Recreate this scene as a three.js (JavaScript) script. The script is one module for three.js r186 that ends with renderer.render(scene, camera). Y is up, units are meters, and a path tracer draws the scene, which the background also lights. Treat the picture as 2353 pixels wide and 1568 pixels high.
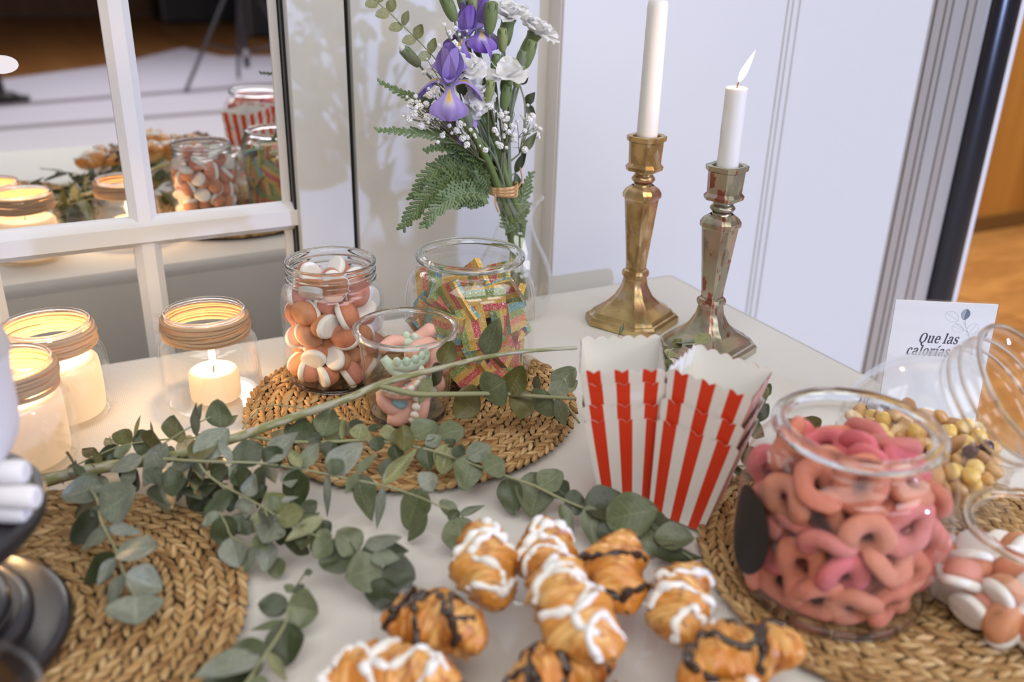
import * as THREE from 'three';
import { RoundedBoxGeometry } from 'three/addons/geometries/RoundedBoxGeometry.js';
import { mergeGeometries, mergeVertices, toCreasedNormals } from 'three/addons/utils/BufferGeometryUtils.js';
import { MarchingCubes } from 'three/addons/objects/MarchingCubes.js';
import { RectAreaLightUniformsLib } from 'three/addons/lights/RectAreaLightUniformsLib.js';

// ---------------------------------------------------------------- camera, exposure, light
const scene = new THREE.Scene();
const renderer = new THREE.WebGLRenderer({ antialias: true });
renderer.toneMapping = THREE.LinearToneMapping;
renderer.toneMappingExposure = 0.92;
renderer.shadowMap.enabled = true;
renderer.shadowMap.type = THREE.PCFSoftShadowMap;
RectAreaLightUniformsLib.init();
scene.background = new THREE.Color(0.02, 0.02, 0.022);

const camera = new THREE.PerspectiveCamera(2 * Math.atan(784 / 2095) * 180 / Math.PI, 2353 / 1568, 0.02, 60);
camera.position.set(-0.7325, 1.15, 0.9397);
camera.up.set(0.1599, 0.9168, -0.3659);
camera.lookAt(-0.7325 + 0.42446, 1.15 - 0.39853, 0.9397 - 0.81304);
camera.focus = 0.87;
camera.userData.fStop = 4.0;

const T = 0.75;                                     // table top height
const LIGHT = {
  ceiling: { color: [1.0, 0.985, 0.955], nits: 2.2 },      // added warm white panels, soft ambient light over the buffet
  rearFill: { color: [1.0, 0.985, 0.955], nits: 5.0 },       // added panels behind the camera, for frontal fill
  hall: { color: [0.86, 0.84, 1.0], nits: 5.0 },         // added cool panel that brightens the hall floor
  stage: { color: [0.42, 0.54, 1.0], candela: 13 },      // lavender par lamp to the right of the table
  back: { color: [1.0, 0.90, 0.74], candela: 7 },        // warm lamp in the room beyond
  flame: { color: [1.0, 0.60, 0.26], candela: 0.030 },
};
// ---------------------------------------------------------------- helpers
const V = (x, y, z) => new THREE.Vector3(x, y, z);
const RAD = Math.PI / 180;
function rngOf(seed) { let s = seed >>> 0; return () => { s = (s + 0x6d2b79f5) | 0; let t = Math.imul(s ^ (s >>> 15), 1 | s); t = (t + Math.imul(t ^ (t >>> 7), 61 | t)) ^ t; return ((t ^ (t >>> 14)) >>> 0) / 4294967296; }; }
const lerp = (a, b, t) => a + (b - a) * t, clamp = (x, a, b) => Math.min(b, Math.max(a, x));
const smooth = (a, b, x) => { const t = clamp((x - a) / (b - a), 0, 1); return t * t * (3 - 2 * t); };
const taken = new Map();
function numbered(n) { const k = taken.get(n) ?? 0; taken.set(n, k + 1); return k ? n + '_' + String(k).padStart(3, '0') : n; }
function shade(m) { m.castShadow = true; m.receiveShadow = true; return m; }
function thing(name, label, category, pos = [0, 0, 0], group) {
  const o = new THREE.Group(); o.name = numbered(name); o.position.set(...pos); scene.add(o);
  o.userData = { label, category }; if (group) o.userData.group = group; return o;
}
function part(name, geo, mat, parent, label) {
  const m = shade(new THREE.Mesh(geo, mat)); m.name = name; parent.add(m); if (label) m.userData.label = label; return m;
}
function solo(name, label, category, geo, mat, pos = [0, 0, 0], group) {
  const m = shade(new THREE.Mesh(geo, mat)); m.name = numbered(name); m.position.set(...pos); scene.add(m);
  m.userData = { label, category }; if (group) m.userData.group = group; return m;
}
function struct(name, geo, mat, parent) {
  const m = shade(new THREE.Mesh(geo, mat)); m.name = name; (parent ?? scene).add(m); if (!parent) m.userData = { kind: 'structure' }; return m;
}
function box(x0, x1, y0, y1, z0, z1, r = 0) {
  const g = r ? new RoundedBoxGeometry(x1 - x0, y1 - y0, z1 - z0, 2, r) : new THREE.BoxGeometry(x1 - x0, y1 - y0, z1 - z0);
  g.translate((x0 + x1) / 2, (y0 + y1) / 2, (z0 + z1) / 2); return g;
}
const lathe = (pts, seg = 64) => new THREE.LatheGeometry(pts.map(([r, y]) => new THREE.Vector2(Math.max(r, 1e-5), y)), seg);
// a smooth profile through a few points
function soft(pts, n = 40) { const c = new THREE.CatmullRomCurve3(pts.map(([r, y]) => V(r, y, 0)), false, 'centripetal'); return c.getPoints(n).map((p) => [p.x, p.y]); }
// tube through points with a radius at each point: [x, y, z, r]
function rope(pts, sides = 8, perSpan = 6, closed = false) {
  const curve = new THREE.CatmullRomCurve3(pts.map((p) => V(p[0], p[1], p[2])), closed, 'centripetal');
  const n = Math.max(2, (pts.length - 1) * perSpan), fr = curve.computeFrenetFrames(n, closed);
  const pos = [], idx = [], uv = [], len = curve.getLength();
  for (let i = 0; i <= n; i++) {
    const t = i / n, p = curve.getPoint(t), f = t * (pts.length - 1), k = Math.min(pts.length - 2, Math.floor(f)), r = lerp(pts[k][3], pts[k + 1][3], f - k);
    // frames at getPoint parameters: use tangent from neighbours
    const a = curve.getPoint(Math.max(0, t - 1e-3)), b = curve.getPoint(Math.min(1, t + 1e-3)), d = b.sub(a).normalize();
    let N = fr.normals[i].clone(); N.addScaledVector(d, -N.dot(d)).normalize(); const B = d.clone().cross(N);
    for (let j = 0; j <= sides; j++) {
      const w = j / sides * Math.PI * 2, q = p.clone().addScaledVector(N, Math.cos(w) * r).addScaledVector(B, Math.sin(w) * r);
      pos.push(q.x, q.y, q.z); uv.push(j / sides, t * len * 40);
    }
  }
  for (let i = 0; i < n; i++) for (let j = 0; j < sides; j++) { const a = i * (sides + 1) + j, b = a + sides + 1; idx.push(a, a + 1, b, b, a + 1, b + 1); }
  if (!closed) for (const e of [0, n]) {
    const c = pos.length / 3, p = curve.getPoint(e / n); pos.push(p.x, p.y, p.z); uv.push(0.5, 0);
    for (let j = 0; j < sides; j++) { const a = e * (sides + 1) + j; e ? idx.push(c, a, a + 1) : idx.push(c, a + 1, a); }
  }
  const g = new THREE.BufferGeometry(); g.setAttribute('position', new THREE.Float32BufferAttribute(pos, 3)); g.setAttribute('uv', new THREE.Float32BufferAttribute(uv, 2)); g.setIndex(idx); g.computeVertexNormals(); return g;
}
// surface from f(u, v) -> Vector3
function surf(f, nu, nv, color) {
  const pos = [], uv = [], idx = [], col = [];
  for (let i = 0; i <= nu; i++) for (let j = 0; j <= nv; j++) {
    const p = f(i / nu, j / nv); pos.push(p.x, p.y, p.z); uv.push(i / nu, j / nv); if (color) col.push(...color(i / nu, j / nv));
  }
  for (let i = 0; i < nu; i++) for (let j = 0; j < nv; j++) { const a = i * (nv + 1) + j, b = a + nv + 1; idx.push(a, b, a + 1, a + 1, b, b + 1); }
  const g = new THREE.BufferGeometry(); g.setAttribute('position', new THREE.Float32BufferAttribute(pos, 3)); g.setAttribute('uv', new THREE.Float32BufferAttribute(uv, 2));
  if (color) g.setAttribute('color', new THREE.Float32BufferAttribute(col, 3)); g.setIndex(idx); g.computeVertexNormals(); return g;
}
function merged(list) { const l = list.map((g) => { g = g.index ? g.toNonIndexed() : g; for (const k of Object.keys(g.attributes)) if (!['position', 'normal', 'uv', 'color'].includes(k)) g.deleteAttribute(k); return g; }); return mergeGeometries(l, false); }
function weld(g) { const c = g.clone(); for (const k of ['uv', 'normal']) c.deleteAttribute(k); const w = mergeVertices(c, 1e-6); w.computeVertexNormals(); return w; }
// spheres of radius r poured into a vessel: inside(p) pushes p back in; returns the centres
function pour(n, r, seed, start, inside, steps = 420) {
  const R = rngOf(seed), P = [], W = [];
  for (let i = 0; i < n; i++) { P.push(start(R, i / n)); W.push(V(0, 0, 0)); }
  const d = V(0, 0, 0);
  for (let s = 0; s < steps; s++) {
    const g = s < steps * 0.8 ? 0.0009 : 0.0003;
    for (const p of P) p.y -= g;
    for (let k = 0; k < 3; k++) {
      for (let i = 0; i < n; i++) for (let j = i + 1; j < n; j++) {
        d.subVectors(P[i], P[j]); const q = d.lengthSq();
        if (q < 4 * r * r && q > 1e-12) { const l = Math.sqrt(q), m = (2 * r - l) / l * 0.5; P[i].addScaledVector(d, m); P[j].addScaledVector(d, -m); }
      }
      for (const p of P) inside(p, r);
    }
  }
  return P;
}
const cup = (c, y0, R) => (p, r) => {
  if (p.y < y0 + r) p.y = y0 + r;
  const dx = p.x - c[0], dz = p.z - c[1], l = Math.hypot(dx, dz), m = R(p.y) - r; if (l > m) { p.x = c[0] + dx / l * m; p.z = c[1] + dz / l * m; }
};
function turned(R) { return new THREE.Quaternion(R() * 2 - 1, R() * 2 - 1, R() * 2 - 1, R() * 2 - 1).normalize(); }

// ---------------------------------------------------------------- textures
function hash(x, y, s) { let h = Math.imul(x, 374761393) ^ Math.imul(y, 668265263) ^ Math.imul(s, 2246822519); h = Math.imul(h ^ (h >>> 13), 1274126177); return ((h ^ (h >>> 16)) >>> 0) / 4294967296; }
function noise(x, y, p, s) { const ix = Math.floor(x), iy = Math.floor(y), fx = x - ix, fy = y - iy, w = (a) => ((a % p) + p) % p, u = fx * fx * (3 - 2 * fx), v = fy * fy * (3 - 2 * fy);
  return lerp(lerp(hash(w(ix), w(iy), s), hash(w(ix + 1), w(iy), s), u), lerp(hash(w(ix), w(iy + 1), s), hash(w(ix + 1), w(iy + 1), s), u), v); }
function fbm(u, v, f, oct, s) { let a = 0.5, t = 0, n = 0; for (let i = 0; i < oct; i++) { t += a * noise(u * f, v * f, f, s + i); n += a; a *= 0.5; f *= 2; } return t / n; }
function tex(size, f, { srgb = false, rep = [1, 1] } = {}) {
  const [w, h] = Array.isArray(size) ? size : [size, size], d = new Uint8Array(w * h * 4);
  for (let y = 0; y < h; y++) for (let x = 0; x < w; x++) { const c = f((x + 0.5) / w, (y + 0.5) / h), o = (y * w + x) * 4; for (let k = 0; k < 3; k++) d[o + k] = clamp(Math.round((Array.isArray(c) ? c[k] : c) * 255), 0, 255); d[o + 3] = 255; }
  const t = new THREE.DataTexture(d, w, h); t.wrapS = t.wrapT = THREE.RepeatWrapping; t.magFilter = THREE.LinearFilter; t.minFilter = THREE.LinearMipmapLinearFilter; t.generateMipmaps = true;
  if (srgb) t.colorSpace = THREE.SRGBColorSpace; t.repeat.set(...rep); t.needsUpdate = true; return t;
}
const rep = (t, x, y) => { const c = t.clone(); c.repeat.set(x, y); c.needsUpdate = true; return c; };
const mixc = (a, b, t) => [lerp(a[0], b[0], t), lerp(a[1], b[1], t), lerp(a[2], b[2], t)];
const std = (color, roughness = 0.7, o = {}) => new THREE.MeshStandardMaterial({ color: new THREE.Color(...(Array.isArray(color) ? color : [color])), roughness, side: THREE.DoubleSide, ...o });
const phys = (color, roughness = 0.7, o = {}) => new THREE.MeshPhysicalMaterial({ color: new THREE.Color(...(Array.isArray(color) ? color : [color])), roughness, side: THREE.DoubleSide, ...o });

const grainTex = tex(512, (u, v) => noise(u * 256, v * 256, 256, 5) * 0.6 + noise(u * 128, v * 128, 128, 9) * 0.4);
const cloudTex = tex(256, (u, v) => fbm(u, v, 4, 5, 3));
const weaveTex = tex(256, (u, v) => { const a = 0.5 + 0.5 * Math.sin(u * 64 * Math.PI), b = 0.5 + 0.5 * Math.sin(v * 64 * Math.PI), c = (Math.floor(u * 32) + Math.floor(v * 32)) & 1; return clamp((c ? a : b) * 0.7 + fbm(u, v, 32, 2, 4) * 0.3, 0, 1); });
const sugarTex = tex(256, (u, v) => { const a = noise(u * 90, v * 90, 90, 21); return clamp((a - 0.35) * 1.6, 0, 1) * 0.7 + noise(u * 50, v * 50, 50, 3) * 0.3; });
const streakTex = tex([128, 512], (u, v) => 0.55 * fbm(u, v * 0.06, 64, 3, 8) + 0.45 * noise(u * 32, v * 4, 32, 12));
const strawColor = tex([64, 256], (u, v) => { const s = noise(u * 24, v * 3, 24, 31) * 0.6 + noise(u * 48, v * 8, 48, 33) * 0.4; return mixc([0.78, 0.62, 0.42], [1.0, 0.98, 0.9], smooth(0.2, 0.8, s)); }, { srgb: true });
const woodTex = tex([256, 512], (u, v) => { const r = noise(u * 20, v * 2, 20, 41) * 0.5 + noise(u * 64, v * 4, 64, 44) * 0.3 + fbm(u, v, 4, 3, 47) * 0.2; return mixc([0.72, 0.52, 0.3], [0.95, 0.76, 0.5], r); }, { srgb: true });
const leafTex = tex(256, (u, v) => { const w = Math.abs(u - 0.5) * 2, vein = Math.pow(Math.abs(Math.sin((v * 9 + w * 2.2) * Math.PI)), 14) * 0.35 * (1 - w), mid = smooth(0.05, 0.0, w) * 0.6, sp = smooth(0.72, 0.85, fbm(u, v, 24, 3, 77)) * 0.5; return clamp(0.74 + 0.22 * fbm(u, v, 6, 3, 70) + vein * 0.4 + mid * 0.45 - sp * 0.5, 0, 1); }, { srgb: true });

// ---------------------------------------------------------------- shared materials
const M = {};
M.plaster = std([0.72, 0.71, 0.69], 0.62, { bumpMap: rep(cloudTex, 3, 3), bumpScale: 0.0008 });
M.lacquer = std([0.645, 0.65, 0.64], 0.42, { bumpMap: rep(cloudTex, 2, 2), bumpScale: 0.0004 });
M.ceiling = std([0.42, 0.41, 0.40], 0.9); M.hallWall = std([0.34, 0.30, 0.26], 0.8);
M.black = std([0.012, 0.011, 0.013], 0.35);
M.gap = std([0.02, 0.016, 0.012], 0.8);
M.glass = phys([0.996, 0.999, 0.998], 0.0, { transmission: 1, thickness: 0, ior: 1.5, specularIntensity: 0.95 });
M.solidGlass = phys([0.97, 0.99, 0.98], 0.0, { transmission: 1, thickness: 0.004, ior: 1.5 });
M.twine = std([0.60, 0.40, 0.24], 0.95, { bumpMap: rep(streakTex, 2, 6), bumpScale: 0.0006 });
M.wax = phys([0.90, 0.84, 0.72], 1.0, { transmission: 0.45, thickness: 0 });
M.wick = std([0.05, 0.03, 0.02], 0.9);
M.flame = new THREE.MeshStandardMaterial({ color: 0x000000, emissive: new THREE.Color(1.0, 0.84, 0.60), emissiveIntensity: 2.2, roughness: 1 });
M.paper = std([0.80, 0.785, 0.75], 0.6);
// ---------------------------------------------------------------- the setting
{
  const slab = std([0.60, 0.57, 0.60], 0.35, { roughnessMap: null, bumpMap: rep(cloudTex, 8, 8), bumpScale: 0.001 });
  const wood = std([0.80, 0.62, 0.42], 0.45, { map: rep(woodTex, 1, 1) });
  const darkWood = std([0.36, 0.27, 0.18], 0.4, { map: rep(woodTex, 2, 1) });
  // pale hall floor, ending at a slanted edge where the dark timber floor starts
  const sh = new THREE.Shape([[-4, -0.25], [0.72, -0.25], [0.72, -0.1], [6, -0.1], [6, 8.4], [1.6, 8.9], [1.42, 9.9], [0.53, 8.59], [-0.45, 7.86], [-4, 6.4]].map(([x, z]) => new THREE.Vector2(x, -z)));
  const fg = new THREE.ExtrudeGeometry(sh, { depth: 0.1, bevelEnabled: false }); fg.rotateX(-Math.PI / 2); fg.translate(0, -0.1, 0);
  const floor = struct('floor', fg, slab);
  for (const [z, w, a] of [[5.50, 0.10, -0.08], [6.48, 0.13, -0.19]]) { const j = part('floor_strip', box(-4, 5.8, 0, 0.004, -w / 2, w / 2), std([0.20, 0.17, 0.18], 0.5), floor); j.rotation.y = a; j.position.set(0, 0.001, z); }
  struct('floor_timber', box(-4, 6, -0.12, -0.012, 6.2, 15), darkWood);
  // wood floor of the room beyond
  const fl = new THREE.Group(); fl.name = 'floor_parquet'; fl.userData = { kind: 'structure' }; scene.add(fl);
  const R = rngOf(5);
  const woods = [[0.88, 0.84, 0.78], [0.94, 0.90, 0.84], [0.82, 0.77, 0.70]].map((c) => std(c, 0.42, { map: rep(woodTex, 0.6, 1.4) }));
  for (let i = 0; i < 11; i++) for (let k = 0; k < 4; k++) { const z = -0.101 - i * 0.16, x0 = 0.2 + k * 2 - (i % 2) * 0.9; part('plank', box(Math.max(0.2, x0) + 0.002, x0 + 1.996, -0.06, 0.0 + R() * 0.0008, z - 0.158, z), woods[Math.floor(R() * 3)], fl); }
  struct('wall_beyond', box(-2.5, 5.2, 0, 3, -0.05, 0.05), std([0.80, 0.66, 0.36], 0.5, { map: rep(woodTex, 4, 1) })).position.set(2.3, 0, -1.72);
  { const b = struct('baseboard_beyond', box(-2.5, 5.2, 0, 0.07, 0.05, 0.065), std([0.20, 0.10, 0.03], 0.5)); b.position.set(2.3, 0, -1.72); }
  struct('wall_left', box(-4.1, -4, 0, 3, -0.4, 15), M.hallWall);
  struct('wall_right', box(6, 6.1, 0, 3, -2.6, 15), M.hallWall);
  struct('wall_front', box(-4.1, 6.1, 0, 3, 15, 15.1), std([0.16, 0.11, 0.065], 0.6, { map: rep(woodTex, 6, 1) }));
  struct('ceiling', box(-4.1, 7.6, 3, 3.1, -3.6, 15.1), M.ceiling);
  // the wall behind the table: recess with the mirror, two lacquered panels, a thicker panel, then the metal jamb of the opening
  struct('wall_back', box(-4, 0.70, 0, 3, -0.3, -0.2), M.plaster);
  struct('wall_return', box(0.62, 0.72, 0, 3, -3.4, -0.2), M.plaster);
  struct('wall_panel', box(-0.4725, -0.4075, 0, 3, -0.2, -0.11, 0.0015), M.lacquer);
  struct('gap_shade_1', box(-0.4755, -0.4727, 0, 3, -0.2, -0.126), M.black);  // black strip: shade of the gap beside the mirror, put into its colour
  struct('gap_shade_2', box(-0.4075, -0.4005, 0, 3, -0.2, -0.122), M.gap);  // dark strip standing for the shaded gap between the two panels
  struct('wall_panel_001', box(-0.4005, -0.12, 0, 3, -0.2, -0.11, 0.0015), M.lacquer);
  const pc = struct('wall_panel_002', box(-0.143, 0.50, 0, 3, -0.2, -0.078, 0.002), M.lacquer);
  for (const [x, w] of [[0.214, 0.004], [0.224, 0.006], [0.235, 0.004]]) part('moulding', box(x - w / 2, x + w / 2, 0, 3, -0.079, -0.0755, 0.0008), M.lacquer, pc);
  struct('trim_3', box(-0.1445, -0.1425, 0, 3, -0.12, -0.082), std([0.74, 0.71, 0.66], 0.6));
  // fluted aluminium jamb
  const jamb = new THREE.Group(); jamb.name = 'door_frame'; jamb.userData = { kind: 'structure' }; scene.add(jamb);
  part('backing', box(0.486, 0.72, 0, 3, -0.2, -0.088), std([0.05, 0.048, 0.05], 0.6), jamb);
  const alu = std([0.62, 0.61, 0.60], 0.32, { metalness: 0.6 }), alu2 = std([0.50, 0.46, 0.42], 0.36, { metalness: 0.5 });
  const flute = (x0, x1, d) => { const w = (x1 - x0) / 2, pts = []; for (let i = 0; i <= 12; i++) { const a = Math.PI * i / 12; pts.push(new THREE.Vector2(x0 + w - Math.cos(a) * w, Math.sin(a) * d)); } pts.push(new THREE.Vector2(x1, -0.01), new THREE.Vector2(x0, -0.01)); const g = new THREE.ExtrudeGeometry(new THREE.Shape(pts), { depth: 3, bevelEnabled: false, curveSegments: 1 }); g.rotateX(-Math.PI / 2); g.translate(0, 0, -0.09); return toCreasedNormals(g, 0.6); };
  [[0.492, 0.507, alu2], [0.512, 0.530, alu2], [0.534, 0.545, alu2], [0.549, 0.577, alu], [0.581, 0.597, alu2], [0.601, 0.633, alu]].forEach(([a, b, m]) => { const g = flute(a, b, 0.012); part('batten', g, m, jamb); });
  { const g = new THREE.CylinderGeometry(0.033, 0.033, 3, 40); g.scale(1, 1, 0.55); g.translate(0.668, 1.5, -0.082); part('door_post', g, std([0.010, 0.010, 0.014], 0.25), jamb, 'glossy black round post'); }
  part('door_edge', box(0.703, 0.722, 0, 3, -0.2, -0.08, 0.004), std([0.72, 0.72, 0.74], 0.35), jamb);
}
// ---------------------------------------------------------------- lamps
{
  const panel = (x, y, z, w, h, L, name, label) => {  // unseen panels added for ambient and fill light
    const t = thing(name, label, 'ceiling light', [x, y, z], 'added fill light panels');
    part('frame', box(-w / 2 - 0.03, w / 2 + 0.03, 0.0, 0.03, -h / 2 - 0.03, h / 2 + 0.03), std([0.7, 0.7, 0.7], 0.5), t);
    part('diffuser', box(-w / 2, w / 2, -0.004, 0.001, -h / 2, h / 2), new THREE.MeshStandardMaterial({ color: 0x888888, emissive: new THREE.Color(...L.color), emissiveIntensity: 1.2 }), t);
    const l = new THREE.RectAreaLight(new THREE.Color(...L.color), L.nits, w, h); l.position.set(0, -0.012, 0); l.rotation.x = -Math.PI / 2; l.name = 'added_light_panel'; t.add(l); return t;
  };
  panel(-1.2, 2.96, 1.6, 2.4, 1.6, LIGHT.ceiling, 'added_ceiling_light', 'warm white fill panel added above the buffet table');
  panel(1.6, 2.96, 1.9, 1.8, 1.6, LIGHT.ceiling, 'added_ceiling_light', 'warm white fill panel added right of the buffet table');
  panel(-1.6, 2.96, 4.0, 2.0, 1.4, LIGHT.rearFill, 'added_ceiling_light', 'warm white fill panel added behind the camera, on the left');
  panel(1.2, 2.96, 4.0, 2.0, 1.4, LIGHT.rearFill, 'added_ceiling_light', 'warm white fill panel added behind the camera, on the right');
  panel(0.5, 2.96, 7.0, 3.2, 2.2, LIGHT.hall, 'added_ceiling_light', 'cool white fill panel added over the pale hall floor');
  // lavender par lamp on a stand: low, to the right and in front of the table
  const p = V(1.25, 1.12, 2.65);
  const par = thing('stage_lamp', 'small black stage lamp on a stand shining lavender light at the table', 'stage lamp', [p.x, 0, p.z]);
  const aim = V(-0.25, 0.95, -0.05).sub(p).normalize(), q = new THREE.Quaternion().setFromUnitVectors(V(0, 0, 1), aim);
  const can = part('housing', lathe([[0, -0.2], [0.06, -0.2], [0.07, -0.12], [0.075, 0], [0.07, 0], [0.065, -0.1], [0, -0.1]], 32).rotateX(Math.PI / 2), M.black, par); can.position.y = p.y; can.quaternion.copy(q);
  const lens = part('lamp_lens', new THREE.CylinderGeometry(0.066, 0.066, 0.004, 32).rotateX(Math.PI / 2), new THREE.MeshStandardMaterial({ color: 0, emissive: new THREE.Color(...LIGHT.stage.color), emissiveIntensity: 30 }), par); lens.quaternion.copy(q); lens.position.set(0, p.y, 0).addScaledVector(aim, -0.01);
  part('pole', new THREE.CylinderGeometry(0.012, 0.012, p.y - 0.08, 12).translate(0, (p.y - 0.08) / 2, 0), M.black, par);
  part('base', lathe([[0, 0], [0.18, 0], [0.18, 0.012], [0.03, 0.03], [0, 0.03]], 32), M.black, par);
  const s = new THREE.SpotLight(new THREE.Color(...LIGHT.stage.color), LIGHT.stage.candela, 0, 32 * RAD, 0.35, 2); s.position.copy(p).addScaledVector(aim, 0.03); s.target.position.copy(s.position).add(aim); s.shadow.radius = 2.2; s.castShadow = true; s.name = 'stage_light'; scene.add(s, s.target);
  // warm pendant in the room beyond the opening
  const w = thing('pendant_lamp', 'warm globe pendant lamp in the room beyond', 'lamp', [2.6, 2.2, -1.2]);
  part('lamp_globe', new THREE.SphereGeometry(0.12, 24, 16), new THREE.MeshStandardMaterial({ color: 0x222222, emissive: new THREE.Color(...LIGHT.back.color), emissiveIntensity: 3 }), w);
  part('cord', new THREE.CylinderGeometry(0.004, 0.004, 0.7, 8).translate(0, 0.45, 0), M.black, w);
  const b = new THREE.PointLight(new THREE.Color(...LIGHT.back.color), LIGHT.back.candela); b.shadow.radius = 5; b.castShadow = true; b.name = 'pendant_light'; w.add(b);
}
// ---------------------------------------------------------------- table and cloth
{
  const cloth = std([0.69, 0.67, 0.625], 0.9, { bumpMap: rep(weaveTex, 1, 1), bumpScale: 0.00025 });
  const x0 = -1.75, x1 = 0, z0 = 0, z1 = 0.86, rc = 0.014;
  const top = surf((u, v) => { const x = lerp(x0 + rc, x1 - rc, u), z = lerp(z1 - rc, z0 + rc, v); const e = Math.min(smooth(0, 0.05, u), smooth(0, 0.05, 1 - u), smooth(0, 0.06, v), smooth(0, 0.06, 1 - v)); return V(x, T + e * 0.0012 * (fbm(u * 0.99, v * 0.99, 5, 3, 61) - 0.75), z); }, 120, 70);
  { const p = top.attributes.position, uv = top.attributes.uv; for (let i = 0; i < p.count; i++) uv.setXY(i, p.getX(i) * 20, p.getZ(i) * 20); }
  const per = []; const arc = (cx, cz, a0) => { for (let i = 0; i <= 10; i++) { const a = a0 + i / 10 * Math.PI / 2; per.push([cx, cz, Math.cos(a), Math.sin(a)]); } };
  const side = (ax, az, bx, bz, nx, nz, n) => { for (let i = 1; i < n; i++) per.push([lerp(ax, bx, i / n), lerp(az, bz, i / n), nx, nz]); };
  arc(x1 - rc, z1 - rc, 0); side(x1 - rc, z1 - rc, x0 + rc, z1 - rc, 0, 1, 80); arc(x0 + rc, z1 - rc, Math.PI / 2); side(x0 + rc, z1 - rc, x0 + rc, z0 + rc, -1, 0, 50);
  arc(x0 + rc, z0 + rc, Math.PI); side(x0 + rc, z0 + rc, x1 - rc, z0 + rc, 0, -1, 80); arc(x1 - rc, z0 + rc, 1.5 * Math.PI); side(x1 - rc, z0 + rc, x1 - rc, z1 - rc, 1, 0, 50); per.push(per[0]);
  const drape = surf((u, v) => {
    const f = u * (per.length - 1), [cx, cz, nx, nz] = per[Math.round(f)];
    let out, y; if (v < 0.25) { const a = v / 0.25 * Math.PI / 2; out = Math.sin(a) * rc; y = T - rc + Math.cos(a) * rc; } else { const t = (v - 0.25) / 0.75; y = lerp(T - rc, 0.02, t); out = rc + t * 0.012 * (Math.sin(u * 150) + 0.6 * Math.sin(u * 67 + 2)) + t * 0.015; }
    return V(cx + nx * out, y, cz + nz * out);
  }, per.length - 1, 28);
  { const uv = drape.attributes.uv; for (let i = 0; i < uv.count; i++) uv.setXY(i, uv.getX(i) * 100, uv.getY(i) * 18); }
  const t = thing('table', 'long buffet table under the cream cloth', 'table', [(x0 + x1) / 2, 0, (z0 + z1) / 2]);
  const W = (x1 - x0) / 2, D = (z1 - z0) / 2, tb = std([0.45, 0.32, 0.2], 0.6);
  part('tabletop', box(-W + 0.01, W - 0.01, T - 0.035, T - 0.004, -D + 0.01, D - 0.01, 0.004), tb, t);
  for (const sx of [-1, 1]) for (const sz of [-1, 1]) part('leg', new THREE.CylinderGeometry(0.02, 0.018, T - 0.035, 12).translate(sx * (W - 0.1), (T - 0.035) / 2, sz * (D - 0.1)), tb, t);
  solo('tablecloth', 'cream cloth covering the whole buffet table', 'tablecloth', merged([top, drape]), cloth);
}
// ---------------------------------------------------------------- mirror with white glazing bars in the recess behind the table
{
  const t = thing('mirror', 'large wall mirror divided into panes by white glazing bars', 'mirror', [-0.48, 0.3, -0.151]); t.rotation.y = 1.6 * RAD;
  const silver = std([0.90, 0.90, 0.89], 0.015, { metalness: 1 }), white = std([0.74, 0.73, 0.72], 0.4);
  part('backing', box(-1.24, 0.008, 0, 2.0, -0.018, -0.002), std([0.25, 0.2, 0.15], 0.8), t);
  const xs = [0.0, -0.165, -0.33, -0.495, -0.66, -0.825, -0.99, -1.155], ys = [0, 0.182, 0.542, 0.902, 1.262, 1.622, 1.98];
  for (let i = 0; i < 7; i++) for (let j = 0; j < 6; j++) part('mirror_pane', box(xs[i + 1] + 0.0003, xs[i] - 0.0003, ys[j] + 0.0003, ys[j + 1] - 0.0003, -0.002, 0.01), silver, t);
  const bar = (len, w, tw, d) => { const s = new THREE.Shape([[-w / 2, 0], [w / 2, 0], [w / 2, d * 0.35], [tw / 2, d], [-tw / 2, d], [-w / 2, d * 0.35]].map(([a, b]) => new THREE.Vector2(a, b))); const g = new THREE.ExtrudeGeometry(s, { depth: len, bevelEnabled: false }); return g; };
  for (const y of ys.slice(0)) { const g = bar(1.17, 0.033, 0.018, 0.016); g.rotateZ(0); g.rotateY(-Math.PI / 2); g.rotateX(Math.PI / 2); g.computeBoundingBox();
    // length along -x, profile height along +z
    const b = g.boundingBox; g.translate(0.0135 - b.max.x, y + 0.36 * 0 - (b.min.y + b.max.y) / 2, 0.0102 - b.min.z); part('glazing_bar', g, white, t); }
  for (const x of xs.slice(1)) { const g = bar(2.0, 0.029, 0.013, 0.011); g.rotateX(-Math.PI / 2); g.computeBoundingBox(); const b = g.boundingBox; g.rotateY(Math.PI); g.computeBoundingBox(); const c = g.boundingBox; const h = c.max.z - c.min.z; g.translate(x - (c.min.x + c.max.x) / 2, -c.min.y, 0.0102 - c.min.z); part('glazing_bar', g, white, t); }
  part('stile', box(-0.006, 0.0035, 0, 2.0, -0.002, 0.0135, 0.001), white, t);
  solo('mirror_tag', 'small white oval tag stuck on the mirror at the far left', 'tag', (() => { const g = new THREE.CylinderGeometry(0.016, 0.016, 0.0015, 32).rotateX(Math.PI / 2); g.scale(1, 0.55, 1); return g; })(), std([0.85, 0.85, 0.84], 0.5), [-0.757, 1.0275, -0.1315]);
}
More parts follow.
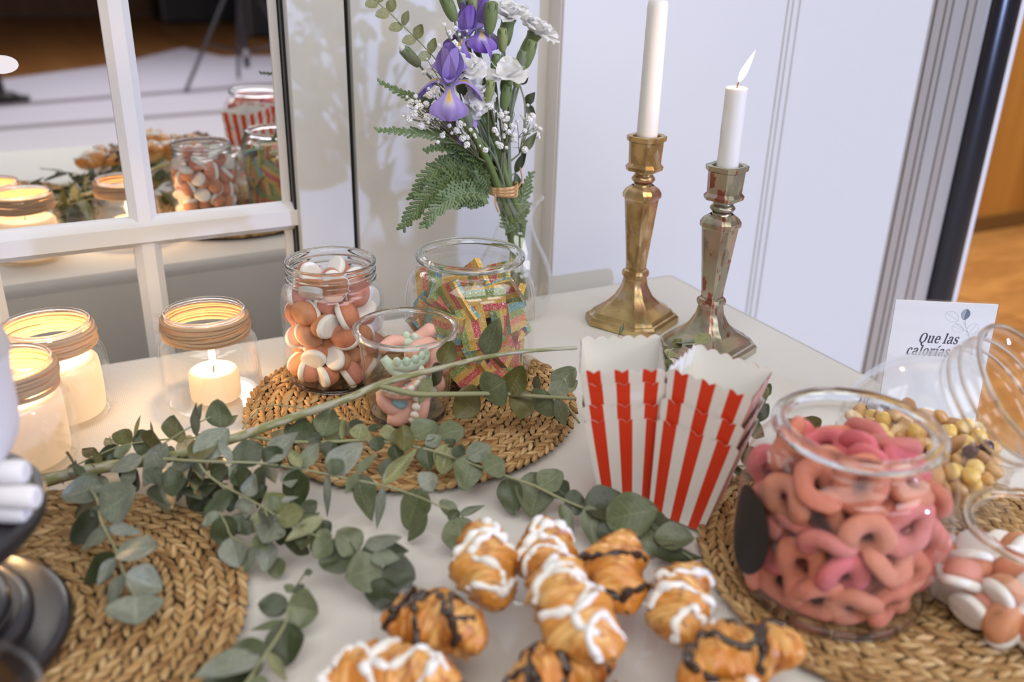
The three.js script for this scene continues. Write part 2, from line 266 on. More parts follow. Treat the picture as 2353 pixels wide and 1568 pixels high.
// ---------------------------------------------------------------- woven round place mats
{
  const tones = [[0.54, 0.395, 0.225], [0.64, 0.49, 0.30], [0.38, 0.25, 0.13], [0.72, 0.57, 0.38]].map((c) => std(c, 0.72, { map: strawColor, bumpMap: rep(streakTex, 1, 1), bumpScale: 0.0006 }));
  const strandGeo = [0, 1, 2].map((k) => {
    const R = rngOf(90 + k), bend = (R() - 0.5) * 0.3, g = surf((u, v) => { const a = v * Math.PI * 2, w = Math.pow(Math.sin(Math.PI * clamp(u * 0.94 + 0.03, 0, 1)), 0.6); return V((u - 0.5) + 0, w * 0.5 * Math.sin(a) * (0.9 + 0.1 * Math.sin(3 * a)), w * 0.5 * Math.cos(a) + bend * (u - 0.5) * (u - 0.5) * 4); }, 6, 7);
    { const uv = g.attributes.uv; for (let i = 0; i < uv.count; i++) uv.setXY(i, uv.getY(i), uv.getX(i) * 0.25 + k * 0.3); } g.computeVertexNormals(); return g;
  });
  function mat(x, z, r, seed, label) {
    const R = rngOf(seed), t = thing('placemat', label, 'placemat', [x, T, z]), pitch = 0.0132, S = [];
    part('backing', lathe([[0, 0.0006], [r - 0.004, 0.0006], [r - 0.002, 0.003], [r - 0.005, 0.0052], [0, 0.0052]], 72), std([0.06, 0.036, 0.018], 0.9), t);
    for (let k = 0; k * pitch < r - 0.003; k++) {
      const rk = r - 0.0035 - k * pitch; if (rk < 0.006) break;
      const n = Math.max(6, Math.round(2 * Math.PI * rk / 0.0086));
      for (const s of [-1, 1]) for (let i = 0; i < n; i++) {
        const a = (i + (s > 0 ? 0.5 : 0) + (R() - 0.5) * 0.25) / n * Math.PI * 2 + k * 0.7, rr = rk + s * 0.0033 + (R() - 0.5) * 0.0008;
        const o = new THREE.Object3D(); o.position.set(Math.cos(a) * rr, 0.0070 + (R() - 0.5) * 0.0022, Math.sin(a) * rr);
        o.rotation.set((R() - 0.5) * 0.25, -a - Math.PI / 2 + s * (0.42 + (R() - 0.5) * 0.24), (R() - 0.5) * 0.16, 'YXZ');
        o.scale.set(0.0118 + R() * 0.0035, 0.0064 + R() * 0.001, 0.0043 + R() * 0.001); S.push({ o, g: Math.floor(R() * 3), m: R() < 0.15 ? 2 : R() < 0.5 ? 0 : R() < 0.75 ? 1 : 3 });
      }
    }
    const far = (q) => Math.hypot(q.o.position.x + x + 0.7325, q.o.position.z + z - 0.9397); S.sort((p, q) => far(p) - far(q));
    const seen = S.filter((q) => inView(q.o.position.x + x, q.o.position.z + z)), shown = new Set(seen.slice(0, 300));
    for (const q of shown) { const m = part('straw_strand', strandGeo[q.g], tones[q.m], t); m.position.copy(q.o.position); m.rotation.copy(q.o.rotation); m.scale.copy(q.o.scale); }
    const rest = S.filter((q) => !shown.has(q)), im = new THREE.InstancedMesh(strandGeo[0], std([1, 1, 1], 0.72, { map: strawColor, bumpMap: rep(streakTex, 1, 1), bumpScale: 0.0006 }), rest.length);
    rest.forEach((q, i) => { q.o.updateMatrix(); im.setMatrixAt(i, q.o.matrix); im.setColorAt(i, tones[q.m].color); });
    im.name = 'straw_weave'; im.userData = { kind: 'stuff' }; im.castShadow = im.receiveShadow = true; t.add(im);
  }
  // the part of the table top that the photograph covers (a trapezoid on the table)
  function inView(x, z) { const d = V(x + 0.7325, T - 1.15, z - 0.9397), f = V(0.42446, -0.39853, -0.81304), r = V(0.8912, 0.0254, 0.4529), u = V(0.1599, 0.9168, -0.3659), k = d.dot(f); return k > 0 && Math.abs(d.dot(r) / k) < 0.57 && Math.abs(d.dot(u) / k) < 0.38; }
  mat(-0.462, 0.225, 0.150, 11, 'round woven straw placemat under the three candy jars at the centre of the table');
  mat(-0.812, 0.405, 0.153, 12, 'round woven straw placemat under the black cake stand');
  mat(-0.228, 0.602, 0.150, 13, 'round woven straw placemat under the jar of pink rings');
}
// ---------------------------------------------------------------- glass
const Y0 = T + 0.0098;                               // top of a placemat
function glassBody(outer, wall, baseT) {
  // closed double wall: the outer profile upward, the inner profile downward
  const inner = outer.filter(([r, y]) => y >= baseT && r > wall * 2).map(([r, y]) => [r - wall, y]).reverse();
  return lathe([...outer, ...inner, [0, inner[inner.length - 1][1]]], 72);
}
function ring(R, r, y, squash = 1) { const g = new THREE.TorusGeometry(R, r, 14, 80).rotateX(Math.PI / 2); g.scale(1, squash, 1); g.translate(0, y, 0); return g; }
function jar(name, label, pos, { outer, wall = 0.0022, base, rims, group, band, single }) {
  const t = thing(name, label, 'jar', pos, group);
  part('body', single ? lathe(outer, 72) : glassBody(outer, wall, base[1] + 0.0005), M.glass, t);
  if (band) part('rim', lathe(band, 80), M.solidGlass, t);
  for (const [R, r, y, q] of rims) part('rim', ring(R, r, y, q), M.solidGlass, t);
  part('base', lathe([[0, 0.0004], [base[0] - 0.003, 0.0004], [base[0] - 0.0008, 0.002], [base[0] - 0.0005, base[1] * 0.6], [base[0] - 0.003, base[1]], [0, base[1] - 0.001]], 64), name === 'candle_jar' ? M.glass : M.solidGlass, t);
  return t;
}
const JO = [-0.513, 0.152], JR = [-0.388, 0.190], JS = [-0.477, 0.252], JP = [-0.307, 0.595], JB = [-0.213, 0.668];
jar('candy_jar', 'tall clear jar with a ridged rim, full of orange and white gummies', [JO[0], Y0, JO[1]], {
  outer: [[0, 0], [0.039, 0], ...soft([[0.039, 0], [0.0445, 0.004], [0.0475, 0.018], [0.0477, 0.05], [0.0475, 0.082], [0.0450, 0.093], [0.0405, 0.0985], [0.0396, 0.1010]])], base: [0.044, 0.006],
  rims: [], band: soft([[0.0378, 0.1005], [0.0405, 0.1005], [0.0420, 0.1030], [0.0412, 0.1056], [0.0408, 0.1080], [0.0419, 0.1100], [0.0408, 0.1122], [0.0408, 0.1148], [0.0420, 0.1172], [0.0412, 0.1196], [0.0390, 0.1194], [0.0380, 0.1150], [0.0378, 0.1005]], 70) });
jar('candy_jar', 'wide clear jar with a rolled rim, holding sugared rainbow belts', [JR[0], Y0, JR[1]], {
  outer: [[0, 0], [0.052, 0], ...soft([[0.052, 0], [0.059, 0.004], [0.063, 0.016], [0.0637, 0.05], [0.0632, 0.080], [0.0595, 0.096], [0.0525, 0.106], [0.0475, 0.111], [0.0472, 0.118]])], base: [0.058, 0.007],
  rims: [[0.0478, 0.0044, 0.1195, 0.85]] });
jar('candy_jar', 'short tapered clear jar in front, holding pastel gummy teeth', [JS[0], Y0, JS[1]], {
  outer: [[0, 0], [0.031, 0], ...soft([[0.031, 0], [0.0350, 0.003], [0.0365, 0.012], [0.0395, 0.045], [0.0412, 0.068], [0.0425, 0.0745], [0.0438, 0.079], [0.0440, 0.0825]])], base: [0.0345, 0.006],
  rims: [[0.0438, 0.0031, 0.0832, 0.75]] });
const pj = jar('candy_jar', 'big clear jar with a black label, heaped with pink sugared rings', [JP[0], Y0, JP[1]], {
  outer: [[0, 0], [0.054, 0], ...soft([[0.054, 0], [0.060, 0.004], [0.0650, 0.016], [0.0662, 0.05], [0.0655, 0.082], [0.0625, 0.096], [0.0560, 0.105], [0.0495, 0.110], [0.0490, 0.117]])], base: [0.060, 0.008],
  single: true, rims: [[0.0480, 0.0052, 0.119, 0.85]] });
{ // oval chalk label wrapped round the left of the big jar
  const a0 = 166 * RAD, g = surf((u, v) => { const t = v * Math.PI * 2, k = u, y = 0.052 + 0.031 * k * Math.sin(t), a = a0 + 0.34 * k * Math.cos(t) * Math.sqrt(Math.abs(1)); return V(Math.cos(a) * 0.0668, y, -Math.sin(a) * 0.0668); }, 6, 40);
  part('label', g, std([0.012, 0.011, 0.012], 0.55), pj, 'black oval label');
}
jar('candy_bowl', 'round clear bowl at the right edge, filled with orange and white gummies', [JB[0], Y0, JB[1]], {
  outer: [[0, 0], [0.030, 0], ...soft([[0.030, 0], [0.042, 0.003], [0.056, 0.016], [0.0600, 0.031], [0.0565, 0.046], [0.0470, 0.055], [0.0425, 0.058], [0.0425, 0.061]])], base: [0.034, 0.005],
  single: true, rims: [[0.0422, 0.0036, 0.0625, 0.9]] });

// ---------------------------------------------------------------- candle jars on the left
{
  const fibre = (R, seed) => { // fuzz standing off the twine
    const L = []; const r = rngOf(seed);
    for (let i = 0; i < 90; i++) { const a = r() * 6.283, y = 0.068 + r() * 0.018, l = 0.003 + r() * 0.008, b = a + (r() - 0.5) * 0.25; L.push(rope([[Math.cos(a) * R, y, Math.sin(a) * R, 0.00008], [Math.cos(b) * (R + l * 0.6), y + (r() - 0.4) * 0.004, Math.sin(b) * (R + l * 0.6), 0.00007], [Math.cos(b + 0.1) * (R + l), y + (r() - 0.4) * 0.009, Math.sin(b + 0.1) * (R + l), 0.00004]], 3, 2)); }
    return merged(L);
  };
  function flame(h) { return lathe(soft([[0, 0], [0.0022, h * 0.12], [0.0034, h * 0.3], [0.0026, h * 0.6], [0.001, h * 0.88], [0, h]], 20), 20); }
  function lit(t, y, h, lean, cd) {
    const w = part('wick', rope([[0, y - 0.004, 0, 0.0009], [0.0003, y + 0.002, 0, 0.0008], [0.0012, y + 0.006, 0.0004, 0.0006]], 6, 3), M.wick, t);
    const f = part('flame', flame(h), M.flame, t); f.position.set(0.0006, y + 0.0035, 0); f.rotation.z = lean; f.castShadow = false;
    const l = new THREE.PointLight(new THREE.Color(...LIGHT.flame.color), cd); l.position.set(-Math.sin(lean) * h * 0.4, y + 0.0035 + h * 0.4, 0); l.shadow.radius = 0.12; l.castShadow = true; l.name = 'flame_light'; t.add(l);
  }
  function candleJar(x, z, seed, label, wax, waxLabel) {
    const H = 0.09, t = jar('candle_jar', label, [x, T + 0.0015, z], {
      outer: [[0, 0], [0.037, 0], ...soft([[0.037, 0], [0.0425, 0.004], [0.0448, 0.014], [0.0446, 0.048], [0.0425, 0.061], [0.0368, 0.0675], [0.0352, 0.071]]), [0.0352, 0.0885]], base: [0.041, 0.004], wall: 0.0018, rims: [[0.0345, 0.0014, 0.0893, 1], [0.0346, 0.001, 0.0865, 1]], group: undefined });
    const L = [], R = rngOf(seed); for (let k = 0; k < 6; k++) { const pts = [], y = 0.0685 + k * 0.0031, p0 = R() * 6, am = 0.0006 + R() * 0.0008; for (let i = 0; i < 28; i++) { const a = i / 28 * 6.28318; pts.push([Math.cos(a) * (0.0368 + 0.0003 * Math.sin(3 * a + p0)), y + am * Math.sin(a + p0), Math.sin(a) * 0.0368, 0.0019]); } L.push(rope(pts, 7, 2, true)); }
    // two crossing wraps
    for (let k = 0; k < 2; k++) { const pts = [], p0 = R() * 6; for (let i = 0; i < 28; i++) { const a = i / 28 * 6.28318; pts.push([Math.cos(a) * 0.0385, 0.076 + 0.0055 * Math.sin(a + p0), Math.sin(a) * 0.0385, 0.0014]); } L.push(rope(pts, 7, 2, true)); }
    const tw = part('twine', merged(L), M.twine, t, 'jute twine wrapped round the neck'); const fz = part('twine_fuzz', fibre(0.0385, seed + 5), M.twine, tw); fz.userData = { kind: 'stuff' };
    const c = thing('candle', waxLabel, 'candle', [x + wax.dx, T + 0.0062, z + wax.dz]);
    const h = wax.h, r = wax.r; part('wax', lathe(soft([[0, h - 0.0035], [r * 0.5, h - 0.003], [r * 0.82, h], [r * 0.97, h - 0.002], [r, h - 0.006], [r, 0.003], [r * 0.97, 0.0002], [0, 0]], 50), 48), M.wax, c);
    lit(c, h - 0.002, wax.f, wax.lean, LIGHT.flame.candela * wax.p); return t;
  }
  candleJar(-0.627, 0.137, 71, 'glass jar with jute twine around its neck, a short white candle burning inside', { r: 0.0225, h: 0.028, f: 0.034, lean: 0.04, p: 1, dx: 0.002, dz: 0.002 }, 'short white pillar candle burning in the jar nearest the candy jars');
  candleJar(-0.755, 0.113, 72, 'tallest standing twine jar at the far left back, half filled by a thick cream candle', { r: 0.037, h: 0.050, f: 0.020, lean: 0.0, p: 1.2, dx: 0, dz: 0 }, 'thick cream candle burning in the back left jar');
  candleJar(-0.788, 0.185, 73, 'twine jar in front at the left edge, its candle glowing behind the white bag', { r: 0.037, h: 0.055, f: 0.020, lean: 0.0, p: 1.2, dx: 0, dz: 0 }, 'thick cream candle burning in the front left jar');

  // ---------------------------------------------------------------- brass candlesticks with taper candles
  const brassMap = tex(256, (u, v) => { const a = fbm(u, v, 5, 5, 201), b = fbm(u, v, 9, 4, 205); let c = mixc([0.85, 0.75, 0.54], [0.68, 0.57, 0.38], smooth(0.35, 0.65, a)); c = mixc(c, [0.88, 0.80, 0.70], smooth(0.60, 0.72, b)); return mixc(c, [0.74, 0.52, 0.42], smooth(0.56, 0.66, fbm(u, v, 3, 4, 209)) * 0.6); }, { srgb: true });
  const wornMap = tex(256, (u, v) => { const a = fbm(u, v, 4, 5, 301), b = fbm(u, v, 7, 4, 305); let c = mixc([0.80, 0.70, 0.63], [0.74, 0.72, 0.63], smooth(0.35, 0.6, a)); c = mixc(c, [0.62, 0.40, 0.34], smooth(0.58, 0.68, b)); return mixc(c, [0.60, 0.62, 0.54], smooth(0.52, 0.66, fbm(u, v, 5, 4, 309)) * 0.7); }, { srgb: true });
  const worn = (m) => std([1, 1, 1], 0.38, { map: m, metalness: 0.85, roughnessMap: tex(128, (u, v) => 0.6 + 0.8 * (fbm(u, v, 6, 4, 401) - 0.3)), bumpMap: cloudTex, bumpScale: 0.0002 });
  // stacked eight-sided sections: [height, half width, share of the half width that the corner is cut by]
  const oct = (prof) => {
    const pos = [], uv = [], idx = [], n = 8;
    prof.forEach(([y, w, c], k) => { const q = w * (1 - c); [[q, w], [w, q], [w, -q], [q, -w], [-q, -w], [-w, -q], [-w, q], [-q, w]].concat([[q, w]]).forEach(([a, b], i) => { pos.push(a, y, b); uv.push(i / n * 2, y * 9); }); });
    for (let k = 0; k < prof.length - 1; k++) for (let i = 0; i < n; i++) { const a = k * 9 + i, b = a + 9; idx.push(a, b, a + 1, a + 1, b, b + 1); }
    const g = new THREE.BufferGeometry(); g.setAttribute('position', new THREE.Float32BufferAttribute(pos, 3)); g.setAttribute('uv', new THREE.Float32BufferAttribute(uv, 2)); g.setIndex(idx); return toCreasedNormals(g, 0.5);
  };
  function candlestick(x, z, turn, h, m, label) {
    const t = thing('candlestick', label, 'candlestick', [x, T, z]), s = h / 0.2163; t.rotation.y = turn;
    const P = (l) => oct(l.map(([y, w, c]) => [y * s, w, c]));
    part('base', P([[0.0, 0, 0.4], [0.0002, 0.043, 0.36], [0.0015, 0.0455, 0.36], [0.008, 0.0455, 0.36], [0.0105, 0.043, 0.36], [0.011, 0.0405, 0.36], [0.0155, 0.038, 0.36], [0.019, 0.033, 0.37], [0.024, 0.0265, 0.38], [0.033, 0.0185, 0.4], [0.045, 0.0130, 0.42], [0.055, 0.0113, 0.42], [0.0565, 0.0128, 0.42], [0.0605, 0.0135, 0.42], [0.0640, 0.0125, 0.42], [0.0655, 0.0102, 0.42]]), m, t);
    part('stem', P([[0.0655, 0.0098, 0.4], [0.072, 0.0098, 0.36], [0.146, 0.0158, 0.36], [0.1485, 0.0178, 0.36], [0.1535, 0.0180, 0.38], [0.158, 0.0158, 0.42], [0.162, 0.0110, 0.44]]), m, t);
    part('knop', lathe(soft([[0.0105, 0.161], [0.0098, 0.164], [0.0118, 0.1665], [0.0130, 0.169], [0.0118, 0.1715], [0.0100, 0.174], [0.0112, 0.1775]], 30).map(([r, y]) => [r, y * s]), 32), m, t);
    part('socket', P([[0.177, 0.011, 0.42], [0.1785, 0.0168, 0.4], [0.1825, 0.0178, 0.4], [0.186, 0.0150, 0.4], [0.209, 0.0160, 0.4], [0.2105, 0.0182, 0.4], [0.2155, 0.0186, 0.4], [0.2163, 0.0176, 0.4], [0.2155, 0.0138, 0.42], [0.208, 0.0122, 0.42], [0.206, 0, 0.42]]), m, t);
    return t;
  }
  candlestick(-0.152, 0.128, 27 * RAD, 0.2163, worn(brassMap), 'golden brass candlestick on the left, holding the tall unlit candle');
  candlestick(-0.122, 0.228, 22 * RAD, 0.2030, worn(wornMap), 'tarnished copper and green candlestick on the right, holding the shorter burning candle');
  const drips = (r, h, seed) => { const R = rngOf(seed); return surf((u, v) => { const a = v * Math.PI * 2, y = u * h, n = 1 + 0.03 * (fbm(v, u * 0.5, 4, 3, seed) - 0.5) + 0.10 * Math.exp(-Math.pow((a - 3.3) / 0.35, 2)) * smooth(0.95, 0.55, u) * (0.6 + 0.5 * Math.sin(u * 14)); const top = u > 0.985 ? (u - 0.985) / 0.015 : 0; return V(Math.cos(a) * r * n * (1 - 0.15 * top), y, Math.sin(a) * r * n * (1 - 0.15 * top)); }, 60, 40); };
  const taperWax = phys([0.88, 0.87, 0.84], 0.45, { transmission: 0.12, thickness: 0, specularIntensity: 0.6 });
  {
    const c = thing('taper_candle', 'tall unlit white taper candle in the golden candlestick', 'candle', [-0.152, T + 0.2085, 0.128]), h = 0.145;
    part('wax', lathe([[0, 0], [0.0112, 0], [0.0112, 0.01], [0.0106, h - 0.008], [0.0100, h - 0.002], [0.0060, h], [0, h]], 32), taperWax, c);
    part('wick', rope([[0, h - 0.001, 0, 0.0009], [0.0006, h + 0.006, 0, 0.0007], [0.001, h + 0.011, 0, 0.0006]], 6, 3), std([0.8, 0.78, 0.72], 0.9), c);
  }
  {
    const c = thing('taper_candle', 'short white taper candle burning in the tarnished candlestick', 'candle', [-0.122, T + 0.1955, 0.228]), h = 0.0835;
    part('wax', drips(0.0108, h, 17), taperWax, c);
    part('wax_pool', lathe([[0, h - 0.003], [0.006, h - 0.0026], [0.0092, h - 0.0004], [0.0098, h - 0.0012], [0.0095, h - 0.006], [0, h - 0.006]], 24), M.wax, c);
    lit(c, h, 0.034, 0, LIGHT.flame.candela * 0.8);
    const f = c.children.find((k) => k.name === 'flame'); f.rotation.set(0, -0.3, -0.42);
  }
}
// ---------------------------------------------------------------- candies
{
  const sugarBump = rep(sugarTex, 5, 2);
  const sugar = (c) => phys(c, 0.55, { bumpMap: sugarBump, bumpScale: 0.0006, specularIntensity: 0.7 });
  // ---- orange and white gummies: an oval sugared dome on a white marshmallow base
  const orange = [[0.97, 0.43, 0.22], [0.98, 0.47, 0.26], [0.96, 0.38, 0.22], [0.98, 0.42, 0.31]].map(sugar), white = phys([0.84, 0.82, 0.78], 0.55, { bumpMap: rep(cloudTex, 2, 2), bumpScale: 0.0003 });
  const domeGeo = [0, 1, 2].map((k) => { const h = 0.0082 + k * 0.0007, g = lathe(soft([[0, h], [0.0040, h - 0.0002], [0.0068, h - 0.0018], [0.0081, h - 0.0046], [0.0086, 0.0008], [0.0084, -0.0006]], 14), 26); g.scale(1.36 - 0.05 * k, 1.14, 1); return g; });
  const baseGeo = lathe(soft([[0, -0.0008], [0.0082, -0.0006], [0.0089, -0.0018], [0.0089, -0.0038], [0.0080, -0.0054], [0.0050, -0.0058], [0, -0.0058]], 16), 26); baseGeo.scale(1.34, 1, 1);
  const gummy = (p, q, R, label, group) => { const t = thing('gummy', label, 'candy', [p.x, p.y, p.z], group); t.quaternion.copy(q); const k = Math.floor(R() * 3); part('sugar_dome', domeGeo[k], orange[Math.floor(R() * 4)], t); part('marshmallow_base', baseGeo, white, t); return t; };
  {
    const R = rngOf(301), P = pour(68, 0.0107, 302, (r, k) => V(JO[0] + (r() - 0.5) * 0.05, Y0 + 0.02 + k * 0.2, JO[1] + (r() - 0.5) * 0.05), cup(JO, Y0 + 0.006, (y) => { const h = y - Y0; return h < 0.085 ? 0.0440 : h < 0.1 ? lerp(0.044, 0.0385, (h - 0.085) / 0.015) : 0.0385; }));
    const top = P.map((p) => p.y).sort((a, b) => b - a);
    for (const p of P) { const q = turned(R); const tp = p.y >= top[4]; gummy(p, q, R, tp ? 'orange and white sugared gummy on top of the heap in the tall jar' : 'orange and white sugared gummy piled in the tall ridged jar', tp ? 'gummies topping the tall jar' : 'orange gummies in the tall jar').scale.setScalar(1.17); }
  }
  {
    const R = rngOf(311), P = pour(34, 0.0098, 312, (r, k) => V(JB[0] + (r() - 0.5) * 0.05, Y0 + 0.02 + k * 0.08, JB[1] + (r() - 0.5) * 0.05), cup(JB, Y0 + 0.005, (y) => { const h = y - Y0; return h < 0.016 ? lerp(0.046, 0.055, h / 0.016) : h < 0.034 ? 0.0578 : h < 0.055 ? lerp(0.0578, 0.0425, (h - 0.034) / 0.021) : 0.040; }));
    for (const p of P) { const t = gummy(p, turned(R), R, 'orange and white sugared gummy piled in the round bowl', 'orange gummies in the round bowl'); t.scale.setScalar(1.22); }
  }
  // ---- rainbow belts: short two-ply strips striped along their length
  {
    const stripes = [[0.93, 0.70, 0.20], [0.93, 0.42, 0.24], [0.88, 0.20, 0.24], [0.48, 0.60, 0.18], [0.30, 0.60, 0.64]];
    const maps = [[0, 1, 3, 4], [3, 0, 2, 0], [4, 3, 1, 0], [0, 2, 1, 3]].map((o, n) => tex([128, 128], (u, v) => { const s = clamp(u, 0, 0.999) * 4, k = Math.floor(s); let c = stripes[o[k]]; const f = s - k; if (f > 0.86 && k < 3) c = mixc(c, stripes[o[k + 1]], (f - 0.86) / 0.14); const g = noise(u * 60, v * 60, 60, 8 + n); return mixc(c, [0.97, 0.94, 0.88], g > 0.68 ? 0.8 : 0.05 + g * 0.28); }, { srgb: true }));
    const mats = maps.map((m) => phys([1, 1, 1], 0.55, { map: m, bumpMap: rep(sugarTex, 2, 2), bumpScale: 0.0006, sheen: 0.25, sheenColor: new THREE.Color(1, 0.95, 0.9) }));
    const side = phys([0.86, 0.72, 0.50], 0.6, { bumpMap: rep(sugarTex, 2, 2), bumpScale: 0.0006 });
    const strip = (bend, L) => { // one ply: bent ribbon with thickness; uv across the width
      const w = 0.0105, th = 0.0026; const g = surf((u, v) => { const a = v * 4, k = Math.floor(Math.min(a, 3.999)), f = a - k; let x, y; if (k === 0) { x = lerp(-w, w, f); y = th / 2; } else if (k === 1) { x = w; y = lerp(th / 2, -th / 2, f); } else if (k === 2) { x = lerp(w, -w, f); y = -th / 2; } else { x = -w; y = lerp(-th / 2, th / 2, f); } const z = (u - 0.5) * L; return V(x, y + bend * (0.25 - (u - 0.5) * (u - 0.5)) * 4, z); }, 8, 40);
      { const p = g.attributes.position, uv = g.attributes.uv; for (let i = 0; i < p.count; i++) uv.setXY(i, clamp((p.getX(i) / w + 1) / 2, 0.004, 0.996), (p.getZ(i) / L + 0.5)); }
      const ends = []; for (const e of [-1, 1]) { const b = new THREE.PlaneGeometry(w * 2, th); if (e < 0) b.rotateY(Math.PI); b.translate(0, bend * (0.25 - 0.25) * 4, e * L / 2); ends.push(b); }
      return merged([toCreasedNormals(g, 0.7), ...ends]);
    };
    const geos = [strip(0.0004, 0.030), strip(0.0022, 0.028), strip(-0.001, 0.033)];
    const R = rngOf(321), P = pour(62, 0.0128, 322, (r, k) => V(JR[0] + (r() - 0.5) * 0.08, Y0 + 0.02 + k * 0.13, JR[1] + (r() - 0.5) * 0.08), cup(JR, Y0 + 0.007, (y) => { const h = y - Y0; return h < 0.08 ? 0.0605 : h < 0.1 ? lerp(0.0605, 0.05, (h - 0.08) / 0.02) : 0.045; }));
    for (const p of P) {
      const t = thing('rainbow_belt', 'short sugared rainbow belt sweet striped yellow, red, green and blue in the wide jar', 'candy', [p.x, p.y, p.z], 'rainbow belts in the wide jar'), k = Math.floor(R() * 3), m = Math.floor(R() * 4);
      const rad = Math.hypot(p.x - JR[0], p.z - JR[1]); const ang = Math.atan2(p.z - JR[1], p.x - JR[0]);
      // pieces at the wall lie flat against the glass, the others tumble
      if (rad > 0.040) { t.rotation.set(0, 0, 0); const out = V(Math.cos(ang), 0.15 * (R() - 0.5), Math.sin(ang)).normalize(); const q = new THREE.Quaternion().setFromUnitVectors(V(0, 1, 0), out); const s = new THREE.Quaternion().setFromAxisAngle(V(0, 1, 0), R() * 6.283); const tip = new THREE.Quaternion().setFromAxisAngle(V(R() - 0.5, R() - 0.5, R() - 0.5).normalize(), (R() - 0.5) * 1.1); t.quaternion.copy(tip.multiply(q.multiply(s))); t.position.x -= Math.cos(ang) * 0.001; t.position.z -= Math.sin(ang) * 0.001; }
      else t.quaternion.copy(turned(R));
      t.scale.setScalar(1.24); const a = part('ply', geos[k], mats[m], t), b = part('ply', geos[k], mats[(m + 1) % 4], t); a.position.y = 0.0014; b.position.y = -0.0014;
    }
  }
  // ---- pink sugared rings
  {
    const pinks = [[0.99, 0.34, 0.22], [0.99, 0.33, 0.29], [0.99, 0.24, 0.27], [0.99, 0.39, 0.25]].map((c) => { const m = sugar(c); m.bumpScale = 0.0010; return m; });
    const ringGeo = [0, 1, 2, 3].map((k) => { const R0 = 0.0098 + 0.0004 * k, r0 = 0.0064, g = new THREE.TorusGeometry(R0, r0, 14, 36); const p = g.attributes.position; for (let i = 0; i < p.count; i++) { const x = p.getX(i), y = p.getY(i), z = p.getZ(i), a = Math.atan2(y, x), n = 1 + 0.07 * Math.sin(2 * a + k * 1.7) + 0.03 * Math.sin(5 * a + k); p.setXYZ(i, x * n, y * n * (0.94 + 0.03 * k), z * 0.80 + 0.0018 * Math.sin(2 * a + k)); } g.computeVertexNormals(); return g; });
    const R = rngOf(331), P = pour(86, 0.0118, 332, (r, k) => V(JP[0] + (r() - 0.5) * 0.07, Y0 + 0.02 + k * 0.16, JP[1] + (r() - 0.5) * 0.07), cup(JP, Y0 + 0.008, (y) => { const h = y - Y0; return h < 0.08 ? 0.0600 : h < 0.105 ? lerp(0.060, 0.046, (h - 0.08) / 0.025) : 0.044; }));
    const top = P.map((p) => p.y).sort((a, b) => b - a);
    for (const p of P) { const tp = p.y >= top[7]; const m = solo('gummy_ring', tp ? 'pink sugared ring on top of the heap at the big jar mouth' : 'pink sugared ring piled in the big black-labelled jar', 'candy', ringGeo[Math.floor(R() * 4)], pinks[Math.floor(R() * 4)], [p.x, p.y, p.z], tp ? 'pink rings topping the big jar' : 'pink rings in the big jar'); m.scale.setScalar(1.08); const ang = Math.atan2(p.z - JP[1], p.x - JP[0]); if (Math.hypot(p.x - JP[0], p.z - JP[1]) > 0.034 && !tp) { const q = new THREE.Quaternion().setFromUnitVectors(V(0, 0, 1), V(Math.cos(ang), 0.2 * (R() - 0.5), Math.sin(ang)).normalize()); m.quaternion.setFromAxisAngle(V(R() - 0.5, R() - 0.5, R() - 0.5).normalize(), (R() - 0.5) * 2.4).multiply(q); } else m.quaternion.copy(turned(R)); }
  }
  // ---- pastel teeth and worms in the short jar
  {
    const pink = phys([0.80, 0.46, 0.38], 0.5, { bumpMap: cloudTex, bumpScale: 0.0003 }), mint = phys([0.60, 0.74, 0.60], 0.5), cream = phys([0.86, 0.83, 0.74], 0.45), blue = phys([0.30, 0.56, 0.66], 0.5);
    const arch = (r, rad, y, a0 = -0.15, a1 = Math.PI + 0.15, tp = 1) => { const pts = []; for (let i = 0; i <= 12; i++) { const t = i / 12, a = lerp(a0, a1, t); pts.push([Math.cos(a) * rad, y, Math.sin(a) * rad * 1.1, r * (0.75 + 0.25 * Math.sin(Math.PI * t)) * tp]); } return rope(pts, 10, 2); };
    function denture(p, rot, gum, teeth, label) {
      const t = thing('gummy_teeth', label, 'candy', [JS[0] + p[0], Y0 + p[1], JS[1] + p[2]], undefined); t.rotation.set(...rot); t.scale.setScalar(1.3);
      part('gum', arch(0.0046, 0.0135, 0), gum, t);
      const L = []; for (let i = 0; i < 9; i++) { const a = lerp(0.02, Math.PI - 0.02, i / 8), g = new THREE.SphereGeometry(0.0029, 12, 10); g.scale(1, 1.35, 0.85); g.rotateY(-a + Math.PI / 2); g.translate(Math.cos(a) * 0.0150, 0.0040, Math.sin(a) * 0.0163); L.push(g); } for (const g of L) part('tooth', g, teeth, t); return t;
    }
    denture([-0.014, 0.046, 0.014], [0.35, 0.6, 0.25], pink, cream, 'pink gum sweet with a row of cream teeth, upper left in the short jar');
    denture([0.004, 0.020, 0.017], [-0.2, -0.2, 1.35], pink, cream, 'pink gum sweet with cream teeth standing on edge low in the short jar');
    denture([0.016, 0.048, 0.006], [0.3, 2.2, -0.3], pink, mint, 'pink gum sweet with pale green teeth, upper right in the short jar');
    denture([-0.006, 0.061, 0.002], [0.1, 1.0, 0.12], mint, mint, 'pale green gummy teeth on top in the short jar');
    denture([0.018, 0.020, 0.004], [0.5, -1.0, 1.2], mint, mint, 'pale green gummy teeth low at the right of the short jar');
    const worm = (p, pts, m, label, extra) => { const t = thing('gummy_worm', label, 'candy', [JS[0] + p[0], Y0 + p[1], JS[1] + p[2]]); t.scale.setScalar(1.25); part('body', rope(pts, 12, 5), m, t); if (extra) extra(t); return t; };
